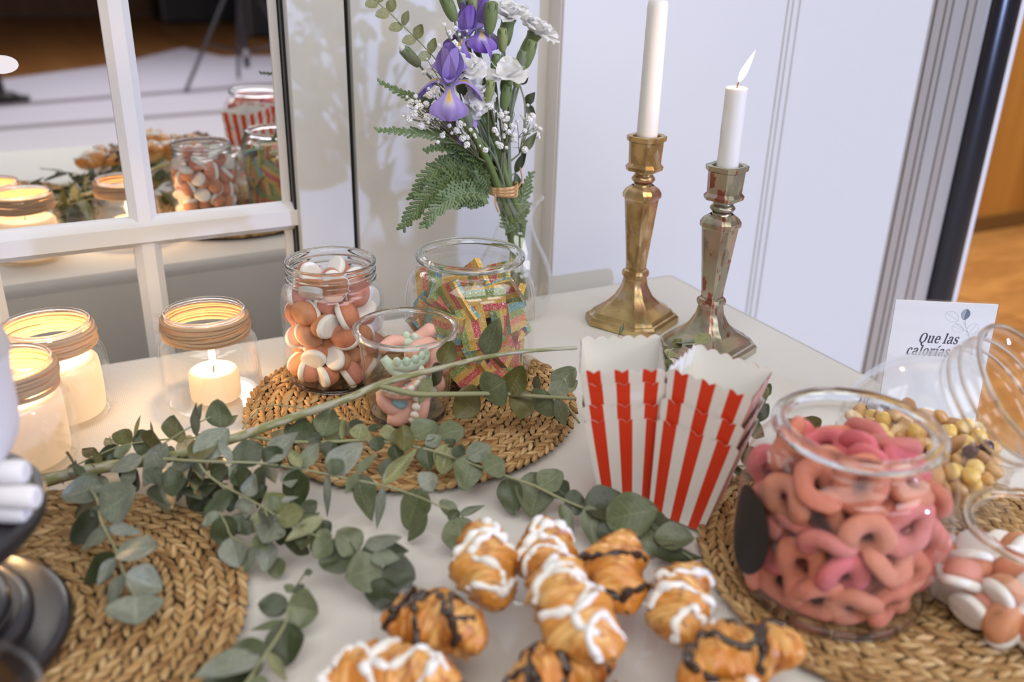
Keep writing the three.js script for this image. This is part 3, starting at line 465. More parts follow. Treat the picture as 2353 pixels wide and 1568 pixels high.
    worm([-0.014, 0.013, 0.012], [[-0.010, -0.002, 0.006, 0.0035], [-0.004, -0.003, 0.008, 0.0058], [0.004, 0.001, 0.009, 0.0066], [0.008, 0.010, 0.007, 0.0058], [0.007, 0.018, 0.005, 0.0034]], pink, 'fat pink curved gummy at the bottom left of the short jar');
    worm([-0.018, 0.026, 0.008], [[-0.002, 0.006, 0.002, 0.004], [-0.008, 0.001, 0.005, 0.0052], [-0.003, -0.006, 0.009, 0.005], [0.004, -0.007, 0.010, 0.0036]], pink, 'pink and blue curled gummy at the left of the short jar', (t) => part('tongue', rope([[-0.003, 0.0005, 0.010, 0.0026], [0.002, -0.002, 0.0125, 0.0034], [0.007, -0.003, 0.012, 0.0026]], 10, 4), blue, t, 'blue tongue'));
    worm([0.004, 0.062, -0.012], [[-0.020, 0.002, 0.004, 0.004], [-0.010, 0.004, 0.0, 0.005], [0.0, 0.002, -0.002, 0.0046], [0.010, 0.004, 0.0, 0.005], [0.018, 0.009, 0.002, 0.0058], [0.021, 0.010, 0.003, 0.003]], pink, 'pink bone-shaped gummy lying across the top of the short jar');
    worm([0.012, 0.064, 0.006], [[-0.012, 0, 0.006, 0.004], [-0.004, 0.002, 0.002, 0.0062], [0.006, 0.001, -0.002, 0.006], [0.013, -0.002, -0.003, 0.003]], pink, 'plump pink gummy on top at the right of the short jar');
    worm([0.022, 0.046, 0.008], [[0.002, 0.018, 0, 0.0035], [0.001, 0.010, 0.002, 0.0055], [-0.002, 0, 0.003, 0.0045], [0.001, -0.012, 0.002, 0.0035]], pink, 'long pink gummy standing against the right wall of the short jar');
    worm([-0.024, 0.050, 0.004], [[0, 0.010, 0.002, 0.003], [0.004, 0.004, 0.006, 0.0042], [0.010, -0.001, 0.009, 0.0042], [0.016, -0.002, 0.009, 0.003]], mint, 'pale green worm gummy high at the left of the short jar');
    worm([0.004, 0.034, 0.022], [[-0.006, 0.002, 0, 0.003], [0, 0.001, 0.002, 0.0042], [0.008, 0.004, 0.001, 0.004], [0.014, 0.009, -0.002, 0.0026]], mint, 'pale green worm gummy in the middle of the short jar');
    worm([0.0, 0.030, -0.004], [[-0.014, -0.004, 0, 0.005], [-0.004, 0.002, 0.002, 0.007], [0.006, 0.002, 0, 0.007], [0.016, -0.002, 0, 0.005]], pink, 'pink gummy buried in the middle of the short jar');
    worm([0.006, 0.034, 0.012], [[-0.010, -0.002, 0, 0.003], [-0.002, 0, 0.002, 0.0045], [0.008, 0.002, 0, 0.004]], blue, 'small blue gummy behind the teeth in the short jar');
    worm([-0.004, 0.014, -0.010], [[-0.016, 0, 0, 0.006], [0, 0.002, 0, 0.008], [0.016, 0, 0, 0.006]], mint, 'green gummy at the bottom back of the short jar');
    worm([0.020, 0.032, 0.014], [[-0.004, -0.008, 0, 0.004], [0.001, 0, 0.002, 0.0062], [0.001, 0.008, 0, 0.004]], pink, 'short pink gummy at the right of the short jar');
  }
  // ---- tilted jar of mixed nuts
  {
    const C = V(-0.182, T + 0.0715, 0.552), ax = V(0.20, 0.725, 0.66).normalize(), q = new THREE.Quaternion().setFromUnitVectors(V(0, 1, 0), ax);
    const t = thing('nut_jar', 'tilted clear glass jar with a ribbed mouth, holding mixed nuts', 'jar', [C.x, C.y, C.z]); t.quaternion.copy(q);
    const prof = soft([[0.018, -0.0605], [0.040, -0.049], [0.0565, -0.027], [0.0615, -0.002], [0.0600, 0.016], [0.0550, 0.034], [0.0490, 0.044], [0.0462, 0.050]], 36);
    part('body', glassBody([[0, -0.0605], ...prof, [0.0462, 0.053]], 0.002, -0.059), M.glass, t);
    const ribs = []; for (let i = 0; i <= 44; i++) { const y = 0.052 + i / 44 * 0.034; ribs.push([0.0462 + 0.0016 * Math.sin(i / 44 * Math.PI * 8) + 0.003 * smooth(0.6, 1, i / 44), y]); }
    part('neck', lathe([...ribs, ...ribs.map(([r, y]) => [r - 0.0022, y]).reverse()], 72), M.glass, t);
    for (const [R, r, y] of [[0.0478, 0.0018, 0.0862], [0.0465, 0.0011, 0.070], [0.0455, 0.0011, 0.060]]) part('rim', ring(R, r, y), M.solidGlass, t);
    const nutMat = { peanut: [[0.66, 0.38, 0.13], [0.72, 0.45, 0.19]], almond: [[0.50, 0.25, 0.09], [0.60, 0.33, 0.12]], corn: [[0.82, 0.55, 0.13], [0.86, 0.62, 0.20]], raisin: [[0.07, 0.02, 0.03], [0.10, 0.03, 0.03]], cashew: [[0.76, 0.56, 0.30], [0.80, 0.62, 0.38]] };
    const mats = {}; for (const k in nutMat) mats[k] = nutMat[k].map((c) => phys(c, 0.38, { bumpMap: cloudTex, bumpScale: 0.0004, clearcoat: 0.25, clearcoatRoughness: 0.3 }));
    const sq = (sx, sy, sz, pinch) => { const g = new THREE.SphereGeometry(1, 14, 10), p = g.attributes.position; for (let i = 0; i < p.count; i++) { const x = p.getX(i); const m = pinch(x); p.setXYZ(i, x * sx, p.getY(i) * sy * m, p.getZ(i) * sz * m); } g.computeVertexNormals(); return g; };
    const geo = { peanut: sq(0.0068, 0.0046, 0.0046, (x) => 1), almond: sq(0.0098, 0.0034, 0.0058, (x) => 1 - 0.25 * x), corn: sq(0.0064, 0.0050, 0.0058, (x) => 1 - 0.2 * x), raisin: sq(0.0062, 0.0042, 0.0050, (x) => 1 + 0.12 * Math.sin(x * 9)), cashew: (() => { const pts = []; for (let i = 0; i <= 6; i++) { const a = -0.2 + i / 6 * 3.0; pts.push([Math.cos(a) * 0.006, 0, Math.sin(a) * 0.006, 0.0038 * (0.6 + 0.4 * Math.sin(Math.PI * i / 6)) + 0.0004]); } return rope(pts, 8, 2); })() };
    const say = { peanut: 'roasted golden peanut', almond: 'brown skinned almond', corn: 'yellow toasted corn kernel', raisin: 'dark purple raisin', cashew: 'pale curved cashew' };
    const R = rngOf(341), vessel = (p, r) => { const d = p.clone().sub(C), l = d.length(), m = 0.0578 - r; if (l > m) { d.multiplyScalar(m / l); p.copy(C).add(d); } };
    const P = pour(290, 0.0061, 342, (r, k) => V(C.x + (r() - 0.5) * 0.06, C.y - 0.04 + k * 0.09, C.z + (r() - 0.5) * 0.06), vessel, 260);
    for (const p of P) { const z = R(), k = z < 0.40 ? 'peanut' : z < 0.58 ? 'almond' : z < 0.82 ? 'corn' : z < 0.90 ? 'raisin' : 'cashew'; const m = solo(k === 'corn' ? 'corn_kernel' : k, say[k] + ' among the mixed nuts in the tilted jar', k === 'raisin' ? 'raisin' : 'nut', geo[k], mats[k][R() < 0.5 ? 0 : 1], [p.x, p.y, p.z], say[k] + 's in the tilted jar'); m.quaternion.copy(turned(R)); m.scale.setScalar(1.08); }
  }
}
// ---------------------------------------------------------------- striped popcorn boxes, nested in two stacks
{
  const stripe = (n, off) => tex([256, 16], (u) => { const k = (u * n + off) % 1; return k < 0.5 ? [0.86, 0.22, 0.07] : [0.93, 0.915, 0.89]; }, { srgb: true });
  const red = std([1, 1, 1], 0.45, { map: stripe(3.05, 0.762) }), plain = std([0.80, 0.785, 0.745], 0.6);
  function panelGeo(wb, wt, h, lean, scal) { // one trapezoid side with a scalloped top, standing in the xy plane, leaning outward along +z
    return surf((u, v) => { const w = lerp(wb, wt, v), y0 = h + scal * Math.abs(Math.sin(u * Math.PI * 6)) * 1.0 - scal * 0.5, y = v * lerp(h, y0, smooth(0.7, 1, v)); return V((u - 0.5) * w, y * Math.cos(lean), y * Math.sin(lean)); }, 60, 10);
  }
  function popbox(x, z, y, turn, label, tip) {
    const t = thing('popcorn_box', label, 'popcorn box', [x, T + y, z]); t.quaternion.setFromAxisAngle(V(0.46, 0, -0.888), tip).multiply(new THREE.Quaternion().setFromAxisAngle(V(0, 1, 0), turn));
    { const up = V(0, 1, 0).applyQuaternion(t.quaternion); t.position.set(x, T + 0.0032, z).addScaledVector(up, y); }
    const wb = 0.043, wt = 0.0615, h = 0.080, lean = Math.atan((wt - wb) / 2 / h), g = panelGeo(wb, wt, h, lean, 0.0028), gi = panelGeo(wb - 0.0008, wt - 0.0008, h - 0.0002, lean, 0.0028);
    for (let i = 0; i < 4; i++) { const o = part('side_panel', g, red, t); o.rotation.y = i * Math.PI / 2; o.position.set(Math.sin(i * Math.PI / 2) * wb / 2, 0, Math.cos(i * Math.PI / 2) * wb / 2);
      const n = part('inner_liner', gi, plain, t); n.rotation.y = i * Math.PI / 2; n.position.set(Math.sin(i * Math.PI / 2) * (wb / 2 - 0.0005), 0.0002, Math.cos(i * Math.PI / 2) * (wb / 2 - 0.0005)); }
    part('bottom', box(-wb / 2, wb / 2, 0, 0.0006, -wb / 2, wb / 2), plain, t);
  }
  const L = ['topmost', 'second', 'third', 'lowest'];
  [0.0415, 0.0310, 0.0135, 0.0010].forEach((y, i) => popbox(-0.3635 + 0.0006 * i, 0.4345, y, -0.56 + 0.015 * (i % 2), `red and white striped popcorn box, ${L[i]} of the four nested at the left`, -5.5 * RAD));
  [0.0410, 0.0180, 0.0010].forEach((y, i) => popbox(-0.3365, 0.4735 + 0.0006 * i, y, -0.97 + 0.012 * i, `red and white striped popcorn box, ${['topmost', 'middle', 'lowest'][i]} of the three nested at the right`, 8 * RAD));
}
// ---------------------------------------------------------------- acrylic sign
{
  const c = document.createElement('canvas'); c.width = 720; c.height = 1000; const g = c.getContext('2d');
  g.fillStyle = '#e9ebef'; g.fillRect(0, 0, 720, 1000);
  const sprig = (x, y, r, a, full) => { g.save(); g.translate(x, y); g.rotate(a); g.beginPath(); g.moveTo(0, -r * 1.25); g.bezierCurveTo(r * 1.2, -r * 0.9, r * 1.0, r * 0.7, 0, r * 1.2); g.bezierCurveTo(-r * 1.0, r * 0.7, -r * 1.2, -r * 0.9, 0, -r * 1.25); if (full) { g.fillStyle = '#a9b2bf'; g.fill(); g.beginPath(); g.moveTo(0, -r * 1.25); g.bezierCurveTo(r * 1.2, -r * 0.9, r * 1.0, r * 0.7, 0, r * 1.2); g.closePath(); g.fillStyle = '#6f7c8f'; g.fill(); } g.strokeStyle = full ? '#5d6878' : '#b3bac5'; g.lineWidth = full ? 3 : 2.5; g.beginPath(); g.moveTo(0, -r * 1.25); g.bezierCurveTo(r * 1.2, -r * 0.9, r * 1.0, r * 0.7, 0, r * 1.2); g.bezierCurveTo(-r * 1.0, r * 0.7, -r * 1.2, -r * 0.9, 0, -r * 1.25); g.moveTo(0, -r * 1.2); g.lineTo(0, r * 1.2); g.stroke(); g.restore(); };
  g.strokeStyle = '#97a1af'; g.lineWidth = 3; g.beginPath(); g.moveTo(600, 420); g.quadraticCurveTo(575, 270, 500, 150); g.moveTo(590, 350); g.quadraticCurveTo(620, 270, 640, 235); g.moveTo(545, 235); g.lineTo(440, 160); g.moveTo(520, 190); g.lineTo(505, 110); g.stroke();
  sprig(415, 115, 46, -1.0, false); sprig(505, 92, 36, 0.1, true); sprig(470, 205, 38, -1.2, false); sprig(570, 210, 44, 0.5, false); sprig(648, 250, 36, 0.55, true); sprig(560, 330, 36, -0.9, false);
  g.fillStyle = '#23213f'; g.textAlign = 'left'; g.transform(1, 0, -0.22, 1, 0, 0); g.font = 'bold 112px serif'; const k = 285 / g.measureText('Que las').width; g.transform(k, 0, 0, 1, 0, 0);
  g.fillText('Que las', (201 + 0.22 * 335) / k, 335); g.fillText('calorías', (128 + 0.22 * 440) / k, 440);
  const ct = new THREE.CanvasTexture(c); ct.colorSpace = THREE.SRGBColorSpace; ct.needsUpdate = true;
  const t = thing('table_sign', 'clear acrylic stand with a white card reading Que las calorías', 'sign', [-0.043, T, 0.452]); t.rotation.y = -31 * RAD; 
  const w = 0.092, h = 0.118, cardMat = std([1, 1, 1], 0.4, { map: ct });
  const tilt = new THREE.Group(); tilt.name = 'card_holder'; tilt.rotation.x = -0.10; t.add(tilt);
  part('card', (() => { const b = new THREE.PlaneGeometry(w - 0.003, h - 0.003); b.translate(0, h / 2 + 0.002, 0.0011); return b; })(), cardMat, tilt);
  part('card_back', box(-w / 2 + 0.0015, w / 2 - 0.0015, 0.0035, h + 0.0005, -0.0008, 0.0008), std([0.8, 0.8, 0.8], 0.5), tilt);
  part('acrylic_front', new RoundedBoxGeometry(w, h, 0.0012, 2, 0.0005).translate(0, h / 2 + 0.002, 0.0022), M.glass, tilt); part('acrylic_back', new RoundedBoxGeometry(w, h, 0.0012, 2, 0.0005).translate(0, h / 2 + 0.002, -0.0020), M.glass, tilt);
  part('foot', box(-w / 2, w / 2, 0, 0.003, -0.03, 0.012, 0.001), M.solidGlass, t);
}
// ---------------------------------------------------------------- eucalyptus builder
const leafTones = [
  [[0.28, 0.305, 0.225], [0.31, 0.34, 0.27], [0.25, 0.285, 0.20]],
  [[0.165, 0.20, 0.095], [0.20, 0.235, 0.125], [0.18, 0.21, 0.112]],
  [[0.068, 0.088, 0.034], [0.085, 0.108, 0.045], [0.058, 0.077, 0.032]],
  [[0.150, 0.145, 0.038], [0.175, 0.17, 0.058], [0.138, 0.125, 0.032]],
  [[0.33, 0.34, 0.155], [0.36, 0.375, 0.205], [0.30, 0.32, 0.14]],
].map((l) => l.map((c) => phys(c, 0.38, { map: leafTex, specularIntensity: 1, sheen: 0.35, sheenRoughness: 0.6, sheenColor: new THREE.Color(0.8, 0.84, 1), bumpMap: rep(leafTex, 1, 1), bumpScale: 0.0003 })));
const stemMat = std([0.30, 0.31, 0.17], 0.6, { bumpMap: rep(cloudTex, 1, 3), bumpScale: 0.0004 }), barkMat = std([1, 1, 1], 0.7, { map: tex(128, (u, v) => mixc([0.55, 0.56, 0.38], [0.72, 0.71, 0.66], smooth(0.35, 0.7, fbm(u, v, 9, 4, 91))), { srgb: true, rep: [1, 0.23] }) });
const leafGeos = []; // [shape][curl]
for (const shape of [0, 1]) for (const curl of [-1, 0, 1, 2]) {
  const R = rngOf(700 + shape * 10 + curl), tw = (R() - 0.5) * 0.3, wob = R() * 6;
  const g = surf((u, v) => { // u across, v along
    const t = v, w = shape === 0 ? Math.pow(Math.sin(Math.PI * Math.pow(clamp(t, 0, 1), 0.82)), 0.62) : Math.pow(Math.sin(Math.PI * Math.pow(clamp(t, 0, 1), 0.72)), 0.9);
    const x = (u - 0.5) * w * (1 + 0.05 * Math.sin(t * 9 + wob)), a = Math.abs(u - 0.5) * 2;
    const z = (curl === 2 ? 0.34 : 0.10 + 0.05 * curl) * Math.abs(x) * 1.0 * (0.6 + 0.4 * a) + curl * 0.14 * (t - 0.5) * (t - 0.5) + 0.02 * Math.sin(t * 7 + u * 4 + wob) + tw * x * (t - 0.3);
    return V(x, t, z);
  }, 10, 14);
  const back = g.clone(); { const p = back.attributes.position; for (let i = 0; i < p.count; i++) p.setZ(i, p.getZ(i) - 0.014); const ix = back.index.array; for (let i = 0; i < ix.length; i += 3) { const s = ix[i]; ix[i] = ix[i + 1]; ix[i + 1] = s; } back.computeVertexNormals(); }
  leafGeos.push(merged([g, back]));
}
let leafSeed = 1;
function leafOn(parent, b, t, w, tone, face, name = 'leaf') {
  const R = rngOf(4000 + leafSeed++), dir = t.clone().sub(b), L = dir.length(); dir.normalize();
  const n = face.clone().add(V(R() - 0.5, R() - 0.5, R() - 0.5).multiplyScalar(0.7)); n.addScaledVector(dir, -n.dot(dir)).normalize();
  const side = dir.clone().cross(n).normalize(), shape = w / L > 0.62 ? 0 : 1, m = part(name, leafGeos[shape * 4 + Math.floor(R() * 4)], leafTones[tone][Math.floor(R() * 3)], parent);
  m.quaternion.setFromRotationMatrix(new THREE.Matrix4().makeBasis(side, dir, n)); m.position.copy(b); m.scale.set(w * 1.04, L, (L + w) / 2); return m;
}
function branch(label, stems, leaves) {
  const [x0, y0, z0] = stems[0][0].map((v) => v / 1000), t = thing('eucalyptus_branch', label, 'branch', [x0, T + y0, z0]);
  stems.forEach((s, i) => { const woody = s[s.length - 1][3] > 3.5 || s[0][3] > 3.5; part(i ? 'twig' : 'stem', rope(s.map(([x, y, z, r]) => [x / 1000 - x0, y / 1000 - y0, z / 1000 - z0, Math.max(0.0006, r / 1000)]), 8, 5), woody ? barkMat : stemMat, t); });
  const face = V(-0.22, 0.80, 0.52);
  for (const [bx, by, bz, tx, ty, tz, w, tone] of leaves) leafOn(t, V(bx / 1000 - x0, by / 1000 - y0, bz / 1000 - z0), V(tx / 1000 - x0, ty / 1000 - y0, tz / 1000 - z0), w / 1000, tone, face);
}
// ---------------------------------------------------------------- eucalyptus (millimetres from the far right corner of the table top)
{
  branch("longest eucalyptus branch, its woody forked stem crossing in front of the short candy jar", [[[-323,60,284,1.8],[-383,70,291,2.0],[-433,78,305,2.2],[-462,78,308,2.4],[-494,77,310,2.7],[-521,70,303,2.9],[-547,65,306,3.1],[-581,55,298,3.4],[-608,48,294,3.6],[-628,42,290,3.8],[-665,36,288,4.0],[-687,32,283,4.3],[-711,28,273,4.5],[-748,22,260,4.7],[-774,16,253,5.0]],[[-521,70,303,2.8],[-495,62,314,2.6],[-464,55,314,2.3],[-420,50,322,2.1],[-392,47,333,1.8],[-360,45,348,1.5]],[[-628,45,285,0.7],[-616,50,273,0.6],[-603,55,274,0.6],[-591,55,280,0.6],[-577,50,283,0.5],[-565,45,294,0.5]],[[-379,45,342,1.2],[-367,38,340,1.1],[-365,30,363,1.0]]],
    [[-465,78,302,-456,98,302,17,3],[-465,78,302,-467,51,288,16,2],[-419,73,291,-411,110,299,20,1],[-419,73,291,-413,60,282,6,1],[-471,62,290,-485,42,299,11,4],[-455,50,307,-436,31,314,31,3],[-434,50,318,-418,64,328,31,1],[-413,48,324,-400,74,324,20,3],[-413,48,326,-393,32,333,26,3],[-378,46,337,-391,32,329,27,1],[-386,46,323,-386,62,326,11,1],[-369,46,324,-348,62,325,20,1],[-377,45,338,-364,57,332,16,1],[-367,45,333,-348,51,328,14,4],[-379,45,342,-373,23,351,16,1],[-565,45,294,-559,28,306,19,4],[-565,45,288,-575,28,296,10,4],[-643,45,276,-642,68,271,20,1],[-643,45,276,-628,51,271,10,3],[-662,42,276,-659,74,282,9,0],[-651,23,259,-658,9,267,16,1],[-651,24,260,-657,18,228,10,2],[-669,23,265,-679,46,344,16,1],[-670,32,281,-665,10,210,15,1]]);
  branch("eucalyptus branch running across the centre placemat to the foot of the popcorn boxes", [[[-628,40,286,1.5],[-605,38,303,1.4],[-570,35,315,1.4],[-539,35,326,1.3],[-503,33,353,1.3],[-484,32,376,1.2],[-469,30,396,1.1],[-442,26,429,1.0]],[[-442,26,429,1.1],[-428,22,451,1.0],[-414,20,470,0.9],[-397,18,485,0.8],[-383,14,504,0.7],[-373,8,533,0.6]]],
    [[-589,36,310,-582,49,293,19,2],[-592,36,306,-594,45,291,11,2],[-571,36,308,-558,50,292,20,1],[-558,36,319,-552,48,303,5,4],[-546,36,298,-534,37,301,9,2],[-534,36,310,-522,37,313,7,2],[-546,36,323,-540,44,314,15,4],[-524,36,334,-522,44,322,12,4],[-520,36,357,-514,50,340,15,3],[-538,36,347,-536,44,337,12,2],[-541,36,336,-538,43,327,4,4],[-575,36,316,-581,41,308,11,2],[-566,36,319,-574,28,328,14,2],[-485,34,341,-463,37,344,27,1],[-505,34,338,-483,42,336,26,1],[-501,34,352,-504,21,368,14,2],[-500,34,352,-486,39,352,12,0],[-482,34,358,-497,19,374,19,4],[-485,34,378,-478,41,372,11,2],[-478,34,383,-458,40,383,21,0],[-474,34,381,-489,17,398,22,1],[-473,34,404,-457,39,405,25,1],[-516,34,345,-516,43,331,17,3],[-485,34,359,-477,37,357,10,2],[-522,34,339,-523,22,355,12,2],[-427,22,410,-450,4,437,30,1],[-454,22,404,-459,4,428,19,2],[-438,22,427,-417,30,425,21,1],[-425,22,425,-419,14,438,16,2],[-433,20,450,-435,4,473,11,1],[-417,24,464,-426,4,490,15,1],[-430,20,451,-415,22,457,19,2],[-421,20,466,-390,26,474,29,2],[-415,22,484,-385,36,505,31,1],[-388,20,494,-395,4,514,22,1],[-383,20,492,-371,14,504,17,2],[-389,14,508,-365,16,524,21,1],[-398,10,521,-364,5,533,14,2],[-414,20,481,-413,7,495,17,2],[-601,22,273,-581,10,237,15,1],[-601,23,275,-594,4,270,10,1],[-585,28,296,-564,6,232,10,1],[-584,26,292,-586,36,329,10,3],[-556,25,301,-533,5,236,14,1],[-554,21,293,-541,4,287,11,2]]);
  branch("eucalyptus branch with hanging pointed leaves, lying along the front edge of the centre placemat", [[[-690,46,309,1.1],[-668,48,326,1.1],[-647,48,337,1.0],[-623,46,347,1.0],[-602,44,361,0.9],[-573,42,386,0.9],[-553,40,401,0.8],[-531,36,423,0.7],[-523,32,429,0.7]],[[-522,30,426,0.8],[-510,24,431,0.6],[-503,18,436,0.5]]],
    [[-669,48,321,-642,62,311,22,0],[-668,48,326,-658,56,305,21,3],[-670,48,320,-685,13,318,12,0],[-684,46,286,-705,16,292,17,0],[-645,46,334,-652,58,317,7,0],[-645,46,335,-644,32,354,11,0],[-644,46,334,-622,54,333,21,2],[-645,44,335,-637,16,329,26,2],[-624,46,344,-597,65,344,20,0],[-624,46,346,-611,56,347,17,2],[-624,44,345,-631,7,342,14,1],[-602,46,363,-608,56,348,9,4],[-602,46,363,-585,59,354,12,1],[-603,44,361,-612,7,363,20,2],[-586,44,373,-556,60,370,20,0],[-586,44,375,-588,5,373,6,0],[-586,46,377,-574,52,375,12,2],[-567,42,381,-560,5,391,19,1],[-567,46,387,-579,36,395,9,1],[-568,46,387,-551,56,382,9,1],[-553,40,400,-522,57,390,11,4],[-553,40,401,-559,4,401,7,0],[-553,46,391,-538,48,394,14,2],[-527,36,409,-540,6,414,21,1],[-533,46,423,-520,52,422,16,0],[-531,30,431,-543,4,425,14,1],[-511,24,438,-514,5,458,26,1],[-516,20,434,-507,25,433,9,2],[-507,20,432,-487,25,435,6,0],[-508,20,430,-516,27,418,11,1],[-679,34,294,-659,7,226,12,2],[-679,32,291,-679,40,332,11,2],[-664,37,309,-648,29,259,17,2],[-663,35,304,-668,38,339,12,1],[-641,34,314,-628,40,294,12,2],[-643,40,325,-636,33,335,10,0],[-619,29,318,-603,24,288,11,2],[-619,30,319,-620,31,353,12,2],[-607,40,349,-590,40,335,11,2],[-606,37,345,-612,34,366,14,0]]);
  branch("bushy eucalyptus branch curving from the middle of the table towards the croissants", [[[-668,46,323,0.9],[-665,44,339,0.9],[-657,42,357,0.8],[-648,40,370,0.8],[-636,38,391,0.7],[-628,36,406,0.7],[-618,33,418,0.7],[-607,30,431,0.6],[-588,28,451,0.6],[-582,26,467,0.6],[-578,22,471,0.5]],[[-703,20,303,0.7],[-694,22,307,0.7],[-675,24,315,0.7],[-650,26,330,0.6]],[[-664,34,377,0.6],[-662,31,390,0.5],[-661,28,400,0.5],[-654,25,407,0.5],[-647,22,411,0.5]],[[-636,38,391,0.6],[-635,31,403,0.5],[-637,25,414,0.5],[-637,18,421,0.5]]],
    [[-644,40,375,-637,57,374,11,0],[-643,34,366,-652,28,368,7,0],[-653,34,363,-673,26,363,16,2],[-664,34,377,-676,27,379,9,0],[-664,34,382,-664,19,397,20,2],[-634,34,387,-624,40,386,11,1],[-635,34,391,-648,24,396,12,4],[-631,36,407,-645,34,424,19,0],[-630,36,407,-615,48,420,16,4],[-623,34,383,-610,36,385,5,0],[-602,36,416,-630,29,423,11,4],[-603,34,415,-620,18,422,10,4],[-609,34,389,-603,28,398,15,2],[-661,26,398,-660,10,412,19,0],[-647,24,413,-659,8,416,11,0],[-638,24,413,-646,12,428,14,0],[-637,16,419,-638,4,426,14,1],[-648,34,415,-642,27,424,10,1],[-629,26,415,-612,10,416,15,2],[-641,34,353,-644,44,339,15,2],[-654,34,349,-661,25,357,14,2],[-612,34,356,-595,35,362,7,1],[-647,34,399,-656,29,400,12,2],[-626,34,406,-632,21,415,15,2],[-654,34,384,-651,24,396,17,2],[-675,26,319,-659,7,329,25,2],[-695,34,328,-678,39,330,21,2],[-702,34,319,-695,42,312,15,2],[-661,34,329,-648,39,329,19,2],[-604,34,440,-616,25,443,15,1],[-588,28,452,-600,42,443,20,1],[-590,28,453,-614,21,446,24,2],[-583,34,438,-599,28,436,10,0],[-587,30,454,-559,30,469,16,2],[-586,34,457,-565,46,473,10,0],[-579,26,472,-603,21,467,25,1],[-579,24,472,-560,17,482,24,2],[-581,22,478,-586,4,487,22,2],[-585,32,466,-569,34,479,12,0],[-602,34,428,-610,25,433,11,1],[-661,30,309,-642,17,272,15,2],[-661,26,302,-674,35,348,15,4],[-656,24,314,-641,17,301,10,2],[-656,22,312,-669,25,341,15,1],[-649,29,347,-639,50,359,17,2],[-648,23,337,-654,15,351,11,2],[-640,23,351,-625,29,350,12,2],[-643,32,366,-650,34,394,10,0],[-633,31,382,-611,21,358,19,4],[-631,23,371,-643,51,436,11,2],[-624,23,385,-602,8,363,11,0],[-625,26,389,-632,34,423,11,0],[-618,33,418,-599,25,395,11,1],[-617,30,414,-622,25,429,9,2],[-608,23,416,-596,30,415,14,2],[-610,29,425,-605,15,431,15,2],[-695,17,299,-679,9,257,17,1],[-695,21,305,-694,26,354,20,2],[-678,20,308,-668,17,272,11,2],[-678,22,311,-671,32,356,14,1],[-659,18,312,-647,34,319,11,2],[-659,20,316,-656,4,317,14,2]]);
  branch("small loose eucalyptus tip lying by itself on the cloth between mat and croissants", [[[-621,12,438,0.7],[-629,14,450,0.8],[-635,16,461,0.9],[-642,18,475,0.9],[-647,20,490,1.0],[-658,22,507,1.0],[-664,22,514,1.0],[-679,20,530,1.1],[-684,18,534,1.1]]],
    [[-635,18,462,-640,21,457,6,1],[-635,18,463,-628,21,463,6,2],[-642,18,475,-659,20,467,15,2],[-642,18,475,-626,16,487,24,1],[-647,20,490,-667,11,478,5,1],[-648,20,491,-653,4,511,22,2],[-663,22,512,-684,24,506,16,2],[-668,22,514,-706,31,526,20,0],[-666,20,516,-704,11,515,19,2],[-663,22,514,-656,4,522,7,4],[-624,18,446,-619,18,448,5,2],[-679,20,530,-667,13,536,14,1]]);
  branch("eucalyptus tip with large bluish leaves lying on the placemat by the black cake stand", [[[-743,30,299,1.3],[-738,34,328,1.1],[-738,36,357,1.0],[-735,36,378,0.9],[-732,34,395,0.8],[-730,30,415,0.8],[-726,22,431,0.7]]],
    [[-733,32,304,-761,30,307,19,0],[-736,30,318,-755,14,305,19,3],[-737,36,350,-713,52,351,32,0],[-738,34,349,-759,13,337,21,2],[-733,34,364,-753,22,365,12,0],[-734,34,365,-715,32,377,9,0],[-732,34,395,-708,41,411,21,0],[-732,32,395,-754,9,387,17,2],[-733,34,402,-746,20,407,9,0],[-731,30,416,-743,11,421,12,0],[-730,30,417,-710,16,422,20,0],[-726,22,431,-729,15,450,31,0],[-737,34,345,-742,36,340,11,2]]);
  branch("thin eucalyptus spray on the cloth in front of the candle jars", [[[-638,34,270,0.7],[-668,34,262,0.7],[-690,32,252,0.7],[-716,28,243,0.7],[-736,22,241,0.7],[-758,16,241,0.7],[-778,12,234,0.7]],[[-714,30,280,0.7],[-702,36,280,0.6],[-685,42,277,0.5],[-664,50,274,0.5],[-649,55,274,0.4]],[[-739,14,259,0.8],[-755,14,240,0.7],[-760,14,258,0.6]]],
    [[-717,28,240,-707,36,232,17,3],[-707,28,244,-688,31,249,20,2],[-694,30,266,-693,53,275,20,3],[-675,34,263,-674,60,268,20,4],[-718,26,236,-737,12,237,11,2],[-722,28,258,-708,34,256,9,1],[-719,28,253,-728,20,260,9,2],[-703,36,283,-727,27,277,14,0],[-714,28,277,-711,22,286,10,4],[-712,28,280,-719,16,292,11,0],[-707,26,281,-713,5,275,20,2],[-705,34,243,-698,53,245,4,4],[-691,34,243,-691,46,244,2,4],[-722,28,238,-722,33,231,2,4],[-664,50,274,-654,69,275,7,0],[-732,28,266,-735,36,253,6,3],[-672,28,307,-688,25,304,15,2],[-682,28,258,-680,22,267,7,1],[-748,28,292,-735,33,292,15,1],[-744,28,278,-751,34,266,7,2],[-699,23,235,-701,17,250,11,1],[-699,19,227,-701,17,201,10,3],[-719,21,231,-720,19,247,7,2],[-719,21,232,-725,14,196,10,1],[-734,16,229,-737,29,270,9,3],[-734,16,228,-744,10,200,10,2],[-750,16,237,-749,29,282,9,2],[-750,19,243,-753,35,248,11,3],[-693,18,257,-700,19,286,10,1],[-693,18,256,-696,18,229,9,0],[-711,19,261,-716,4,263,14,2],[-711,17,257,-719,24,252,9,1],[-733,14,258,-738,11,279,12,0],[-733,18,264,-741,27,252,14,2]]);
